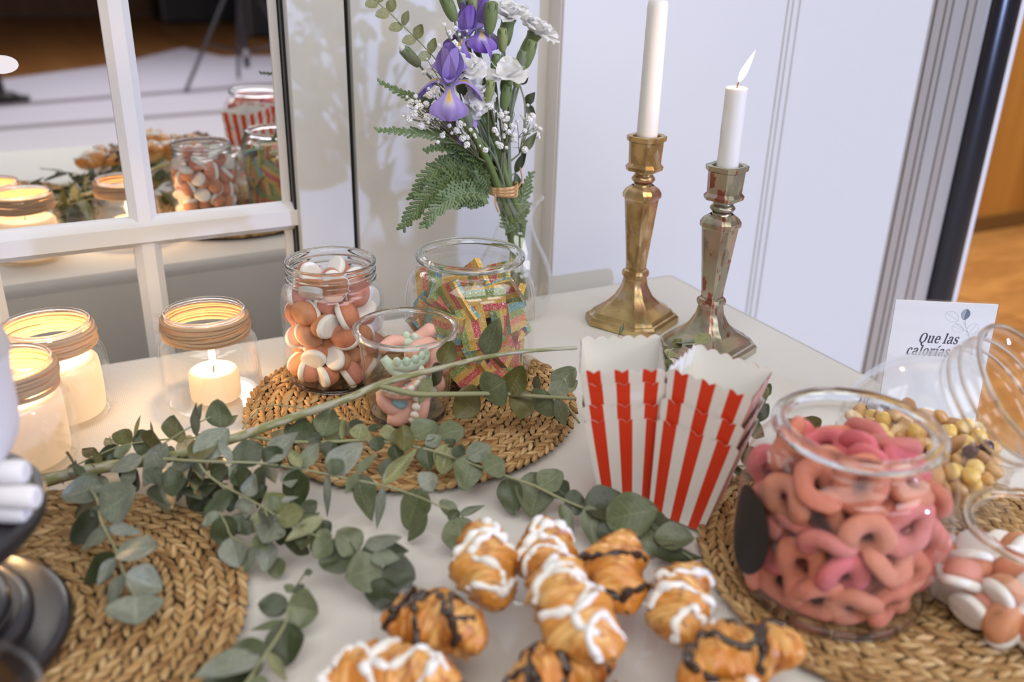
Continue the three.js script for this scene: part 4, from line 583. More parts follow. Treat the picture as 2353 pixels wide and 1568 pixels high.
  branch("eucalyptus branch standing between the right popcorn box and the big pink jar", [[[-297,30,469,0.8],[-292,30,473,0.8],[-279,30,479,0.8],[-273,30,487,0.7]],[[-294,30,472,0.8],[-279,45,466,0.7],[-268,55,459,0.6],[-256,65,454,0.5]]],
    [[-247,60,439,-241,77,449,15,4],[-260,55,457,-247,68,457,12,2],[-268,55,459,-246,38,458,14,1],[-270,50,461,-275,15,453,12,2],[-278,45,474,-275,25,477,14,1],[-295,30,474,-264,9,473,7,2],[-269,50,456,-260,62,456,12,2],[-256,65,454,-242,53,453,10,1],[-279,45,466,-278,53,454,7,2],[-297,45,498,-283,48,500,10,1],[-232,60,433,-226,72,435,9,1],[-222,50,466,-246,40,471,17,3],[-210,50,463,-213,40,478,20,3]]);
  branch("eucalyptus sprig at the foot of the tarnished candlestick behind the popcorn boxes", [[[-239,30,317,0.8],[-226,34,299,0.7],[-211,36,280,0.7],[-190,36,276,0.7],[-178,36,278,0.6]],[[-238,30,226,0.6],[-232,38,222,0.5],[-231,45,224,0.3]]],
    [[-215,36,267,-222,27,290,12,3],[-211,36,280,-219,31,288,11,4],[-190,36,268,-200,50,302,16,4],[-178,36,278,-157,41,273,16,4],[-225,36,298,-238,29,310,9,3],[-228,36,303,-236,29,318,7,2],[-190,36,276,-178,34,286,9,2],[-237,36,228,-223,42,214,4,1],[-206,36,278,-192,41,271,10,3]]);
}
// ---------------------------------------------------------------- glass vase and bouquet
{
  const at = (p) => V(p[0] / 1000, T + p[1] / 1000, p[2] / 1000), VC = V(-0.268, T, 0.05);
  const vase = thing('vase', 'clear glass vase with a flared mouth behind the wide candy jar, holding the flowers', 'vase', [VC.x, T + 0.0012, VC.z]);
  part('body', glassBody([[0, 0], [0.026, 0], ...soft([[0.026, 0], [0.036, 0.004], [0.0445, 0.022], [0.0455, 0.040], [0.0400, 0.062], [0.0275, 0.088], [0.0200, 0.108], [0.0205, 0.122], [0.0265, 0.134], [0.0315, 0.1395]])], 0.0016, 0.005), M.glass, vase);
  part('base', lathe([[0, 0.0005], [0.032, 0.0006], [0.034, 0.002], [0.033, 0.0045], [0, 0.004]], 40), M.glass, vase);
  part('rim', ring(0.0310, 0.0008, 0.1395), M.glass, vase);
  const tie = V(-0.287, T + 0.152, 0.055);
  const greens = [[0.13, 0.19, 0.055], [0.10, 0.16, 0.06], [0.16, 0.22, 0.08], [0.17, 0.21, 0.13]].map((c) => std(c, 0.5));
  const R = rngOf(900), budGreen = std([0.26, 0.31, 0.12], 0.5);
  // a stem from the vase bottom through the tie to a flower head; points local to the head
  function stemTo(parent, head, r, m, k, spread = 0.012, name = 'stem') {
    const a = k * 2.399, b = V(VC.x + 0.016 * Math.cos(a + 2.6), T + 0.012 + 0.006 * (k % 3), VC.z + 0.016 * Math.sin(a + 2.6)), n = V(VC.x + 0.009 * Math.cos(a), T + 0.108, VC.z + 0.009 * Math.sin(a)), q = V(tie.x + spread * Math.cos(a), tie.y, tie.z + spread * 0.9 * Math.sin(a));
    const mid = q.clone().lerp(head, 0.5).add(V(0.006 * Math.cos(k), 0.004, 0.003 * Math.sin(k)));
    return part(name, rope([[b, r], [n, r], [q, r * 1.05], [mid, r], [head, r * 0.85]].map(([p, w]) => [p.x - parent.position.x, p.y - parent.position.y, p.z - parent.position.z, w]), 8, 6), m, parent);
  }
  // a petal: its midline leaves the centre at elevation e0 and ends at e1 (degrees); w(t) is its half width
  function petal(L, e0, e1, w, cup, ruffle, seed, color) {
    const N = 16, line = [V(0, 0, 0)]; for (let i = 1; i <= N; i++) { const e = lerp(e0, e1, (i - 0.5) / N) * RAD; line.push(line[i - 1].clone().add(V(Math.cos(e) * L / N, Math.sin(e) * L / N, 0))); }
    return surf((u, v) => { const f = u * N, i = Math.min(N - 1, Math.floor(f)), p = line[i].clone().lerp(line[i + 1], f - i), e = lerp(e0, e1, u) * RAD, nx = -Math.sin(e), ny = Math.cos(e), s = (v - 0.5) * 2, h = cup * w(u) * s * s + ruffle * u * Math.sin(s * 5.5 + seed * 2.1) * w(u) + ruffle * 0.6 * u * u * Math.sin(s * 11 + seed) * w(u); return V(p.x + nx * h, p.y + ny * h, s * w(u)); }, 18, 14, color);
  }
  const petalMat = phys([1, 1, 1], 0.8, { vertexColors: true, transmission: 0.25, thickness: 0 });
  const vein = (s) => 0.92 + 0.08 * Math.sin(s * 60);
  const violet = (dark, blotch) => (u, v) => { const s = Math.abs(v - 0.5) * 2; let c = mixc([0.50, 0.40, 0.78], dark ? [0.20, 0.08, 0.52] : [0.40, 0.29, 0.70], u); c = c.map((x) => x * vein(v)); if (blotch) { const k = smooth(0.30, 0.12, s) * smooth(0.18, 0.30, u) * smooth(0.66, 0.50, u); c = mixc(c, [0.80, 0.78, 0.86], smooth(0.46, 0.2, s) * smooth(0.2, 0.3, u) * smooth(0.78, 0.56, u) * 0.8); c = mixc(c, [0.88, 0.56, 0.04], k); } return c; };
  function iris(p, up, turn, sc, dark, k, label, falls = [0, 120, 240]) {
    const h = at(p), t = thing('iris', label, 'flower', [h.x, h.y, h.z], undefined), head = new THREE.Group(); head.name = 'flower_head';
    const q = new THREE.Quaternion().setFromUnitVectors(V(0, 1, 0), up.clone().normalize()); head.quaternion.copy(q.multiply(new THREE.Quaternion().setFromAxisAngle(V(0, 1, 0), turn))); head.scale.setScalar(sc); t.add(head);
    falls.forEach((a, i) => { const m = part('fall_petal', petal(0.040, 25, -95, (u) => 0.0042 + 0.0125 * smooth(0.30, 0.74, u) * (1 - 0.85 * smooth(0.84, 1.0, u)), -0.18, 0.06, i + k, violet(dark, true)), petalMat, head); m.rotation.y = a * RAD;
      const s = part('style_petal', petal(0.021, 55, 5, (u) => 0.0030 + 0.0040 * Math.sin(Math.PI * clamp(u * 0.9 + 0.08, 0, 1)), 0.55, 0.04, i + 2 * k, violet(false, false)), petalMat, head); s.rotation.y = a * RAD; s.position.y = 0.0025; });
    [60, 180, 300].forEach((a, i) => { const m = part('standard_petal', petal(0.038, 62, 100, (u) => 0.0018 + 0.0105 * Math.pow(Math.sin(Math.PI * clamp(u * 0.95, 0, 1)), 0.9), 0.5, 0.09, i + 3 * k, violet(dark, false)), petalMat, head); m.rotation.y = a * RAD; });
    part('calyx', lathe(soft([[0, -0.024], [0.0038, -0.020], [0.0042, -0.008], [0.003, 0.002], [0, 0.004]], 16), 14), greens[2], head);
    stemTo(t, h.clone().add(up.clone().normalize().multiplyScalar(-0.018 * sc)), 0.0042, greens[0], k, 0.009); return t;
  }
  const yaw = (x, z) => Math.atan2(-z, x);            // turns +x towards (x, z)
  iris([-366, 272, 90], V(-0.15, 0.90, 0.35), yaw(-0.42, 0.91), 1.14, false, 1, 'open violet iris in the middle with a yellow blotch on its drooping petal');
  iris([-330, 312, 52], V(-0.1, 0.95, 0.25), yaw(-0.8, 0.6), 0.95, true, 2, 'dark violet iris behind and above the open one');
  iris([-312, 318, 40], V(0.1, 1, 0.1), yaw(-0.2, 1.0), 0.95, true, 3, 'deep purple iris at the top of the bouquet among the green buds');
  iris([-352, 232, 62], V(-0.6, 0.6, 0.5), yaw(-0.7, 0.7), 0.85, false, 4, 'violet iris low in the bouquet, mostly hidden under the gypsophila');
  // carnations
  const whiteP = phys([0.90, 0.90, 0.88], 0.85, { transmission: 0.35, thickness: 0 });
  function carnation(p, up, sc, k, label, n = 15, wild = 1) {
    const h = at(p), t = thing('carnation', label, 'flower', [h.x, h.y, h.z]), head = new THREE.Group(); head.name = 'flower_head'; head.quaternion.setFromUnitVectors(V(0, 1, 0), up.clone().normalize()); head.scale.setScalar(sc); t.add(head);
    for (let i = 0; i < n; i++) { const lay = i / n, L = lerp(0.024, 0.015, lay), e0 = lerp(40, 85, lay), g = petal(L, e0, e0 - lerp(55, 10, lay), (u) => 0.0018 + 0.0115 * Math.pow(u, 0.8) * (1 - 0.55 * smooth(0.86, 1, u)), 0.12, 0.16 * wild, i + k * 3); const m = part('petal', g, whiteP, head); m.rotation.y = i * 2.399 + k; }
    part('calyx', lathe(soft([[0, -0.020], [0.0045, -0.019], [0.0062, -0.010], [0.0058, -0.001], [0.0068, 0.003], [0.004, 0.003]], 20), 16), greens[2], head);
    stemTo(t, h.clone().add(up.clone().normalize().multiplyScalar(-0.018 * sc)), 0.0019, greens[3], k + 4, 0.010); return t;
  }
  carnation([-343, 279, 72], V(-0.1, 0.8, 0.5), 1.1, 1, 'ruffled white carnation just right of the open iris');
  carnation([-328, 256, 66], V(0.1, -0.1, 0.9), 1.0, 2, 'white carnation with loose petals below the ruffled one', 11);
  carnation([-292, 273, 68], V(-0.2, 0.75, 0.5), 1.05, 3, 'white carnation with two broad petals on the right side of the bouquet', 8, 0.4);
  carnation([-274, 325, 32], V(0.1, 0.9, 0.2), 1.25, 4, 'white carnation at the upper right of the bouquet');
  carnation([-240, 309, 26], V(0.35, 0.85, 0.2), 1.25, 5, 'white carnation furthest right, against the wall');
  // closed green carnation buds
  [[-353, 341, 60], [-335, 346, 50], [-326, 345, 55], [-309, 332, 62], [-395, 296, 62], [-290, 309, 52], [-259, 294, 52], [-268, 286, 52], [-317, 262, 78], [-295, 254, 72], [-343, 238, 80], [-270, 272, 52], [-300, 284, 58]].forEach((p, k) => {
    const h = at(p), lean = [-0.55, -0.3, -0.1, 0.02, -1.1, -0.1, 0.25, 0.2, 0.1, 0.1, -0.4, 0.2, 0][k], t = thing('carnation_bud', ['green carnation bud leaning left at the top of the bouquet', 'small green bud second from the left at the top of the bouquet', 'green bud in the middle of the top of the bouquet', 'large upright green bud at the top of the bouquet', 'fat green bud with a white tip, sticking out left above the open iris', 'green bud below the upper white carnation', 'pale green bud under the white carnation furthest right', 'green bud beside the right hand stems', 'small green bud beneath the ruffled white carnation', 'green bud beneath the two broad white petals', 'green bud under the drooping iris petal', 'slim green bud at the right edge of the bouquet', 'green bud in the middle of the stems'][k], 'flower bud', [h.x, h.y, h.z]);
    const head = new THREE.Group(); head.name = 'bud'; head.quaternion.setFromUnitVectors(V(0, 1, 0), V(lean, 1, 0.15).normalize()); const sc = [1.05, 0.8, 0.85, 1.15, 0.95, 0.9, 1.1, 0.95, 0.85, 0.95, 0.95, 0.9, 0.9][k]; head.scale.setScalar(sc); t.add(head);
    part('calyx', lathe(soft([[0, -0.014], [0.0036, -0.012], [0.0058, -0.004], [0.0062, 0.004], [0.0050, 0.012], [0.0042, 0.0135], [0, 0.011]], 24), 16), [greens[2], greens[3], budGreen][k % 3], head);
    for (let i = 0; i < 5; i++) { const s = part('sepal', petal(0.011, 75, 95, (u) => 0.0026 * (1 - u * 0.9), -0.3, 0, i), greens[(k + 1) % 3], head); s.rotation.y = i * 1.2566; s.position.set(Math.cos(i * 1.2566) * 0.0046, 0.002, -Math.sin(i * 1.2566) * 0.0046); }
    if (k === 4) part('petal_tip', new THREE.SphereGeometry(0.0038, 12, 8).scale(1, 1.3, 1).translate(0, 0.0125, 0), whiteP, head);
    stemTo(t, h.clone().add(V(lean, 1, 0.15).normalize().multiplyScalar(-0.013 * sc)), 0.0014, greens[3], k + 9, 0.009);
  });
  // gypsophila: thin branching stems with little white balls
  const floret = [0, 1, 2].map((k) => { const L = [], r = rngOf(820 + k); for (let i = 0; i < 26; i++) { const y = 1 - 2 * (i + 0.5) / 26, a = i * 2.4, q = Math.sqrt(1 - y * y), g = new THREE.SphereGeometry(0.36, 6, 5); g.scale(1, 0.45 + r() * 0.3, 0.8); g.rotateZ(r() * 2); g.rotateY(r() * 6); g.translate(Math.cos(a) * q * 0.68, y * 0.68, Math.sin(a) * q * 0.68); L.push(g); } return merged(L); });
  const gypM = std([0.90, 0.90, 0.87], 0.7), thinM = std([0.16, 0.17, 0.08], 0.6);
  const sprigs = [
    ['gypsophila sprig bunched below and left of the open iris', [[-396, 252, 85], [-402, 245, 85], [-387, 253, 80], [-377, 268, 85], [-401, 255, 75], [-393, 232, 80], [-379, 253, 85], [-375, 247, 80], [-382, 240, 80], [-406, 240, 82], [-390, 242, 90], [-384, 262, 82]]],
    ['gypsophila sprig under the open iris, its white balls over the green stems', [[-353, 232, 85], [-352, 219, 90], [-347, 212, 90], [-326, 205, 90], [-374, 223, 90], [-374, 239, 85], [-356, 226, 84], [-344, 218, 84]]],
    ['gypsophila sprig on the right side of the bouquet', [[-311, 223, 80], [-292, 232, 70], [-285, 215, 75], [-297, 224, 75], [-304, 206, 80], [-281, 222, 60], [-279, 208, 60], [-290, 218, 70], [-299, 236, 70], [-316, 247, 80]]],
    ['gypsophila sprig reaching out at the far right of the bouquet', [[-264, 195, 60], [-260, 227, 60], [-247, 218, 50], [-265, 216, 60], [-252, 229, 52], [-243, 208, 48]]],
    ['gypsophila sprig between the upper irises', [[-354, 318, 60], [-347, 322, 60], [-362, 300, 60], [-340, 316, 52], [-381, 281, 60], [-323, 290, 60], [-350, 308, 66], [-358, 290, 62], [-329, 246, 80], [-368, 288, 58], [-345, 300, 60]]],
  ];
  sprigs.forEach(([label, pts], k) => {
    const c = at(pts[0]), t = thing('gypsophila', label, 'flower', [c.x, c.y, c.z]), mid = V(0, 0, 0); pts.forEach((p) => mid.add(at(p))); mid.multiplyScalar(1 / pts.length);
    const fork = mid.clone().lerp(tie, 0.4); stemTo(t, fork, 0.0011, thinM, k + 25, 0.008);
    const L = [], loc = (p, r) => [p.x - c.x, p.y - c.y, p.z - c.z, r];
    pts.forEach((p, i) => { const q = at(p), m = q.clone().lerp(fork, 0.45).add(V((R() - 0.5) * 0.008, 0.003, (R() - 0.5) * 0.008)); L.push(rope([loc(fork, 0.0006), loc(m, 0.0005), loc(q, 0.0004)], 5, 4));
      for (let j = 0; j < 2; j++) { const e = q.clone().add(V((R() - 0.5) * 0.022, (R() - 0.3) * 0.018, (R() - 0.5) * 0.014)); L.push(rope([loc(m, 0.0004), loc(m.clone().lerp(e, 0.6), 0.0004), loc(e, 0.0003)], 4, 3)); const b = part('floret', floret[(i + j) % 3], gypM, t); b.position.copy(e).sub(c); b.scale.setScalar(0.0012 + R() * 0.0014); }
      const f = part('floret', floret[i % 3], gypM, t); f.position.copy(q).sub(c); f.scale.setScalar(0.0030 + R() * 0.0016); f.rotation.set(R() * 6, R() * 6, 0); });
    part('stalklet', merged(L), thinM, t);
  });
  // thuja fronds: flat sprays of scaly twigs
  const thuja = [[0.085, 0.135, 0.04], [0.12, 0.18, 0.055], [0.16, 0.23, 0.11]].map((c) => std(c, 0.6));
  const scaleG = (() => { const g = new THREE.SphereGeometry(1, 6, 5); g.scale(0.0016, 0.0024, 0.0007); g.deleteAttribute('uv'); return g; })();
  function twigGeo(pts, n) { // scales overlapping along a twig
    const cv = new THREE.CatmullRomCurve3(pts), L = [rope(pts.map((p, i) => [p.x, p.y, p.z, 0.0006]), 5, 4)]; L[0].deleteAttribute('uv');
    return [cv, L, n];
  }
  function frond(label, line, wide, tone, k, up) {
    const P = line.map(at), t = thing('thuja_frond', label, 'foliage', [P[0].x, P[0].y, P[0].z]), loc = P.map((p) => p.clone().sub(P[0])), cv = new THREE.CatmullRomCurve3(loc), L = cv.getLength(), r = rngOf(860 + k);
    part('stem', rope(loc.map((p, i) => [p.x, p.y, p.z, 0.0011 - 0.0007 * i / (loc.length - 1)]), 6, 6), thuja[tone], t);
    const n = Math.round(L / 0.0056);
    for (let i = 1; i <= n; i++) for (const s of [-1, 1]) {
      const u = (i - 0.4 * (s > 0)) / n; if (u > 0.995) continue; const p = cv.getPointAt(clamp(u, 0, 1)), d = cv.getTangentAt(clamp(u, 0, 1)), side = d.clone().cross(up).normalize().multiplyScalar(s);
      const len = wide * (1 - 0.85 * u) * smooth(0, 0.12, u + 0.04) * (0.75 + 0.4 * r()); if (len < 0.002) continue;
      const dir = side.clone().multiplyScalar(0.78).addScaledVector(d, 0.75).addScaledVector(up, (r() - 0.5) * 0.25).normalize(), pieces = [], m = Math.max(2, Math.round(len / 0.0021));
      for (let j = 0; j < m; j++) { const f = (j + 0.5) / m, q = p.clone().addScaledVector(dir, f * len).addScaledVector(d, f * f * len * 0.3), c = (o, v, z) => { const g = scaleG.clone(), ax = v.clone().normalize(), b = ax.clone().cross(up).normalize(), nn = b.clone().cross(ax); g.scale(z, z, z); g.applyMatrix4(new THREE.Matrix4().makeBasis(b, ax, nn).setPosition(o)); pieces.push(g.toNonIndexed()); };
        c(q, dir, 1);
        if (len > 0.012 && j % 2 === 1 && f < 0.9) for (const z of [-1, 1]) { const sub = dir.clone().multiplyScalar(0.75).add(dir.clone().cross(up).normalize().multiplyScalar(0.7 * z)).normalize(), k2 = Math.max(1, Math.round((1 - f) * len * 0.42 / 0.0024)); for (let w = 0; w < k2; w++) c(q.clone().addScaledVector(sub, 0.0018 + w * 0.0023), sub, 0.85); } }
      part('branchlet', mergeGeometries(pieces), thuja[(tone + (r() < 0.3 ? 1 : 0)) % 3], t);
    }
  }
  const n1 = V(-0.35, 0.35, 0.85).normalize();
  frond('large thuja frond hanging down at the lower left of the bouquet', [[-310, 150, 62], [-330, 160, 74], [-362, 170, 86], [-396, 161, 96], [-424, 134, 100]], 0.030, 0, 1, n1);
  frond('thuja frond just above the lowest one, drooping left', [[-308, 150, 60], [-332, 178, 66], [-360, 187, 74], [-388, 182, 82], [-408, 160, 86]], 0.026, 0, 2, n1);
  frond('pale greyish thuja frond drooping in front of the tie', [[-310, 148, 66], [-334, 160, 86], [-364, 163, 102], [-392, 153, 112], [-406, 138, 116]], 0.028, 2, 3, n1);
  frond('thin thuja frond pointing straight left at the middle of the bouquet', [[-318, 185, 60], [-340, 204, 68], [-372, 220, 76], [-404, 226, 80], [-440, 231, 80]], 0.020, 1, 4, V(-0.1, 0.8, 0.6).normalize());
  frond('small thuja frond pointing up left beside the gypsophila', [[-352, 238, 52], [-383, 252, 60], [-406, 262, 60], [-429, 274, 60]], 0.016, 1, 5, V(-0.1, 0.7, 0.7).normalize());
  frond('small dark thuja frond under the straight one', [[-322, 186, 60], [-346, 203, 70], [-370, 210, 80], [-392, 208, 86]], 0.016, 0, 6, n1);
  frond('feathery thuja frond standing in the vase mouth at the right', [[-284, 100, 58], [-278, 118, 60], [-265, 144, 60], [-254, 170, 60]], 0.020, 1, 7, n1);
  frond('short thuja frond leaning over the vase rim at the right', [[-279, 104, 52], [-264, 121, 50], [-248, 131, 46]], 0.018, 2, 8, n1);
  // eucalyptus twig at the upper left and the loose leaves on the right
  {
    const P = [[-345, 268, 60], [-369, 297, 50], [-383, 312, 45], [-395, 324, 40], [-407, 336, 35], [-417, 345, 30], [-428, 359, 30]].map(at), t = thing('eucalyptus_twig', 'thin eucalyptus twig with round leaves at the upper left of the bouquet', 'foliage', [P[0].x, P[0].y, P[0].z]), r = rngOf(33);
    const loc = P.map((p) => p.clone().sub(P[0])); part('stem', rope(loc.map((p) => [p.x, p.y, p.z, 0.0007]), 6, 5), stemMat, t);
    stemTo(t, P[0], 0.0010, stemMat, 41, 0.008, 'stalk');
    for (let i = 1; i < loc.length; i++) for (const s of [-1, 1]) { const d = V(-0.45 + s * 0.8, 0.35 + s * 0.62, 0.15 + (r() - 0.5) * 0.5).normalize(); leafOn(t, loc[i].clone(), loc[i].clone().addScaledVector(d, 0.017 - i * 0.0006), 0.0105, 4, V(-0.75 + 0.6 * r(), 0.4, 0.7 * r())); }
    const Q = [[-300, 160, 52], [-270, 168, 50], [-262, 190, 50], [-256, 240, 42], [-262, 262, 40]].map(at), t2 = thing('eucalyptus_twig', 'narrow dark leaves on a twig at the right side of the bouquet', 'foliage', [Q[0].x, Q[0].y, Q[0].z]), l2 = Q.map((p) => p.clone().sub(Q[0]));
    part('stem', rope(l2.map((p) => [p.x, p.y, p.z, 0.0009]), 6, 5), stemMat, t2);
    for (const [i, dx, dy, w, tone] of [[1, 0.012, 0.026, 0.009, 2], [1, 0.006, -0.03, 0.009, 2], [2, 0.016, 0.022, 0.010, 1], [3, 0.010, 0.014, 0.010, 2], [3, 0.012, -0.012, 0.009, 2], [4, 0.008, 0.014, 0.010, 2], [0, -0.01, 0.04, 0.010, 2], [0, 0.004, 0.045, 0.010, 2], [0, -0.022, 0.05, 0.011, 2]]) leafOn(t2, l2[i].clone(), l2[i].clone().add(V(dx, dy, 0.004)), w, tone, V(-0.4, 0.3, 0.8));
  }
  // narrow carnation leaves along the stems
  // raffia tie
  {
    const t = thing('raffia_tie', 'band of natural raffia tied round the flower stems above the vase', 'tie', [tie.x, tie.y, tie.z]), rf = std([0.66, 0.50, 0.34], 0.7, { map: strawColor });
    for (let k = 0; k < 3; k++) { const g = new THREE.TorusGeometry(0.0165, 0.0013, 6, 40).rotateX(Math.PI / 2); g.scale(1, 2.2, 0.9); g.rotateZ(-0.12 + k * 0.09); g.translate(0, -0.0035 + k * 0.0035, 0); part('raffia_band', g, rf, t); }
    part('raffia_end', rope([[0.012, 0.001, 0.010, 0.0012], [0.017, 0.012, 0.012, 0.001], [0.014, 0.026, 0.012, 0.0008]], 5, 5), rf, t);
    part('raffia_end', rope([[-0.014, -0.002, 0.009, 0.0012], [-0.014, -0.014, 0.011, 0.001], [-0.011, -0.022, 0.012, 0.0008]], 5, 5), rf, t);
  }
}
// ---------------------------------------------------------------- mini croissants on a clear tray
{
  const pastryTex = tex([256, 256], (u, v) => { const layer = 0.5 + 0.5 * Math.sin(u * 46 * Math.PI + 3 * fbm(u, v, 6, 3, 505)), b = fbm(u, v, 5, 4, 501); let c = mixc([0.89, 0.68, 0.38], [0.82, 0.54, 0.22], smooth(0.3, 0.6, b)); c = mixc(c, [0.96, 0.84, 0.62], layer * 0.5 * smooth(0.6, 0.35, b)); c = mixc(c, [0.60, 0.32, 0.10], smooth(0.58, 0.78, fbm(u, v, 9, 4, 507)) * 0.7); return c; }, { srgb: true });
  const pastry = [[1, 1, 1], [0.92, 0.86, 0.78], [1.0, 0.92, 0.84]].map((c) => phys(c, 0.40, { map: pastryTex, bumpMap: rep(streakTex, 3, 1), bumpScale: 0.0008, clearcoat: 0.35, clearcoatRoughness: 0.25 }));
  const icing = phys([0.86, 0.85, 0.83], 0.35, { clearcoat: 0.2 }), choc = phys([0.035, 0.016, 0.009], 0.25, { clearcoat: 0.5, clearcoatRoughness: 0.2 });
  // surface of a rolled pastry: u along, a around; segments step up towards the middle
  const shapeOf = (seed, L, R0) => { const r = rngOf(seed), ph = r() * 6, bend = 0.10 + 0.2 * r(), seg = 4 + Math.floor(r() * 2); return (u, a) => {
    const s = (u - 0.5) * 2, side = Math.abs(s), env = Math.pow(Math.max(0, 1 - Math.pow(side, 2.6)), 0.55), twist = a * 0.16 * Math.sign(s || 1), k = (side + 0.10 * Math.sin(a + ph)) * seg + twist, st = k - Math.floor(k), step = 0.86 + 0.20 * (1 - Math.pow(st, 0.75)) * (side < 0.94 ? 1 : 0.4) - 0.10 * Math.floor(k) / seg;
    const rr = R0 * env * step * (1 + 0.10 * Math.sin(2 * a + ph + s * 5) + 0.07 * Math.sin(3 * a - s * 8 + ph * 2) + 0.03 * Math.sin(6 * a + s * 17)), x = s * L / 2, cy = 0, cz = bend * L * 0.5 * s * s;
    return V(x, cy + Math.cos(a) * rr * 0.92, cz + Math.sin(a) * rr); }; };
  const kinds = ['white icing', 'dark chocolate'];
  // [x, z, height of the centre, heading, tilt, length, radius, topping, words]
  const list = [
    [-0.522, 0.508, 44, 74, 14, 0.068, 0.0195, 0, 'mini croissant with white icing at the back left of the pile, standing highest'],
    [-0.483, 0.520, 42, 80, 16, 0.066, 0.0195, 0, 'mini croissant with white icing in the second place along the back row'],
    [-0.447, 0.542, 38, 60, 10, 0.064, 0.0200, 1, 'round mini croissant with dark chocolate in the back row near the popcorn boxes'],
    [-0.424, 0.580, 34, 50, 8, 0.066, 0.0190, 0, 'mini croissant with thick white icing at the right end of the back row'],
    [-0.563, 0.535, 34, -52, 8, 0.070, 0.0190, 1, 'mini croissant with dark chocolate left of the middle, in front of the highest one'],
    [-0.600, 0.560, 30, -32, 5, 0.082, 0.0200, 0, 'long mini croissant with white icing at the left end of the tray'],
    [-0.500, 0.575, 52, 84, 6, 0.082, 0.0215, 0, 'biggest mini croissant with white icing, lying in front of the others'],
    [-0.420, 0.630, 32, -8, 4, 0.082, 0.0195, 1, 'mini croissant with dark chocolate at the right front of the tray'],
    [-0.515, 0.592, 26, 8, 0, 0.080, 0.0190, 1, 'mini croissant with dark chocolate underneath the biggest one'],
    [-0.574, 0.606, 26, -12, 0, 0.076, 0.0190, 1, 'mini croissant with chocolate at the front left edge of the picture'],
    [-0.512, 0.634, 24, 6, 0, 0.072, 0.0185, 1, 'mini croissant with chocolate at the bottom edge below the biggest one'],
    [-0.452, 0.662, 26, 20, 0, 0.072, 0.0190, 0, 'mini croissant with icing at the bottom edge, right of the middle'],
  ];
  list.map(([x, z, ...q]) => [x - 0.007, z + 0.011, ...q]).forEach(([x, z, y, head, tilt, L, R0, top, label], i) => {
    const f = shapeOf(520 + i, L, R0), t = thing('croissant', label, 'croissant', [x, T + y / 1000, z]); t.rotation.set(0, head * RAD, tilt * RAD, 'YXZ');
    const g = surf((u, v) => f(lerp(0.002, 0.998, u), v * Math.PI * 2), 72, 44); { const uv = g.attributes.uv; for (let k = 0; k < uv.count; k++) uv.setXY(k, uv.getX(k), uv.getY(k)); }
    part('pastry', weldUv(g), pastry[i % 3], t);
    const r = rngOf(560 + i), nl = 2 + Math.floor(r() * 1.6);
    for (let k = 0; k < nl; k++) { const pts = [], u0 = 0.10 + 0.8 * (k + 0.15 * r()) / nl, ph = r() * 6; for (let j = 0; j <= 14; j++) { const s = j / 14, a = lerp(-1.35, 1.45, s) , u = clamp(u0 + (0.07 + 0.07 * r()) * 0.8 * Math.sin(s * 5.2 + ph) + 0.06 * s, 0.03, 0.97), p = f(u, a), q = f(u, a).sub(V(p.x, 0, 0)).normalize(); pts.push([p.x, p.y - 0.0004, p.z, (top ? 0.0025 : 0.0026) * (0.55 + 0.9 * r())]); } part(top ? 'chocolate_drizzle' : 'icing_drizzle', rope(pts, 7, 3), top ? choc : icing, t); }
    if (r() < 0.8) { const pts = [], ph = r() * 6; for (let j = 0; j <= 20; j++) { const s = j / 20, u = lerp(0.12, 0.88, s), a = 0.5 * Math.sin(s * 9 + ph), p = f(u, a); pts.push([p.x, p.y - 0.0004, p.z, (top ? 0.0023 : 0.0024) * (0.55 + 0.9 * r())]); } part(top ? 'chocolate_drizzle' : 'icing_drizzle', rope(pts, 7, 3), top ? choc : icing, t); }
  });
  function weldUv(g) { g.computeVertexNormals(); // share normals across the seam
    const n = g.attributes.normal, nu = 72, nv = 44; for (let i = 0; i <= nu; i++) { const a = i * (nv + 1), b = a + nv, s = V(n.getX(a) + n.getX(b), n.getY(a) + n.getY(b), n.getZ(a) + n.getZ(b)).normalize(); n.setXYZ(a, s.x, s.y, s.z); n.setXYZ(b, s.x, s.y, s.z); } return g; }
  // faceted clear tray
  const tray = thing('serving_tray', 'clear faceted plastic tray under the croissants', 'tray', [-0.508, T + 0.0006, 0.590]); tray.rotation.y = -0.42;
  const edge = surf((u, v) => { const a = u * Math.PI * 2, n = 3.2, c = Math.cos(a), s = Math.sin(a), q = Math.pow(Math.pow(Math.abs(c), n) + Math.pow(Math.abs(s), n), -1 / n), fl = 1 + 0.025 * (Math.round(u * 96) % 2), k = v < 0.4 ? lerp(0.0, 0.86, v / 0.4) : v < 0.8 ? lerp(0.86, 1.0, (v - 0.4) / 0.4) : 1.0 + 0.06 * (v - 0.8) / 0.2, y = v < 0.4 ? 0.0015 : v < 0.8 ? lerp(0.0015, 0.017, (v - 0.4) / 0.4) : 0.018; return V(c * q * 0.115 * k * (v > 0.4 ? fl : 1), y, s * q * 0.080 * k * (v > 0.4 ? fl : 1)); }, 96, 20);
  part('dish', toCreasedNormals(edge, 0.3), M.glass, tray);
}
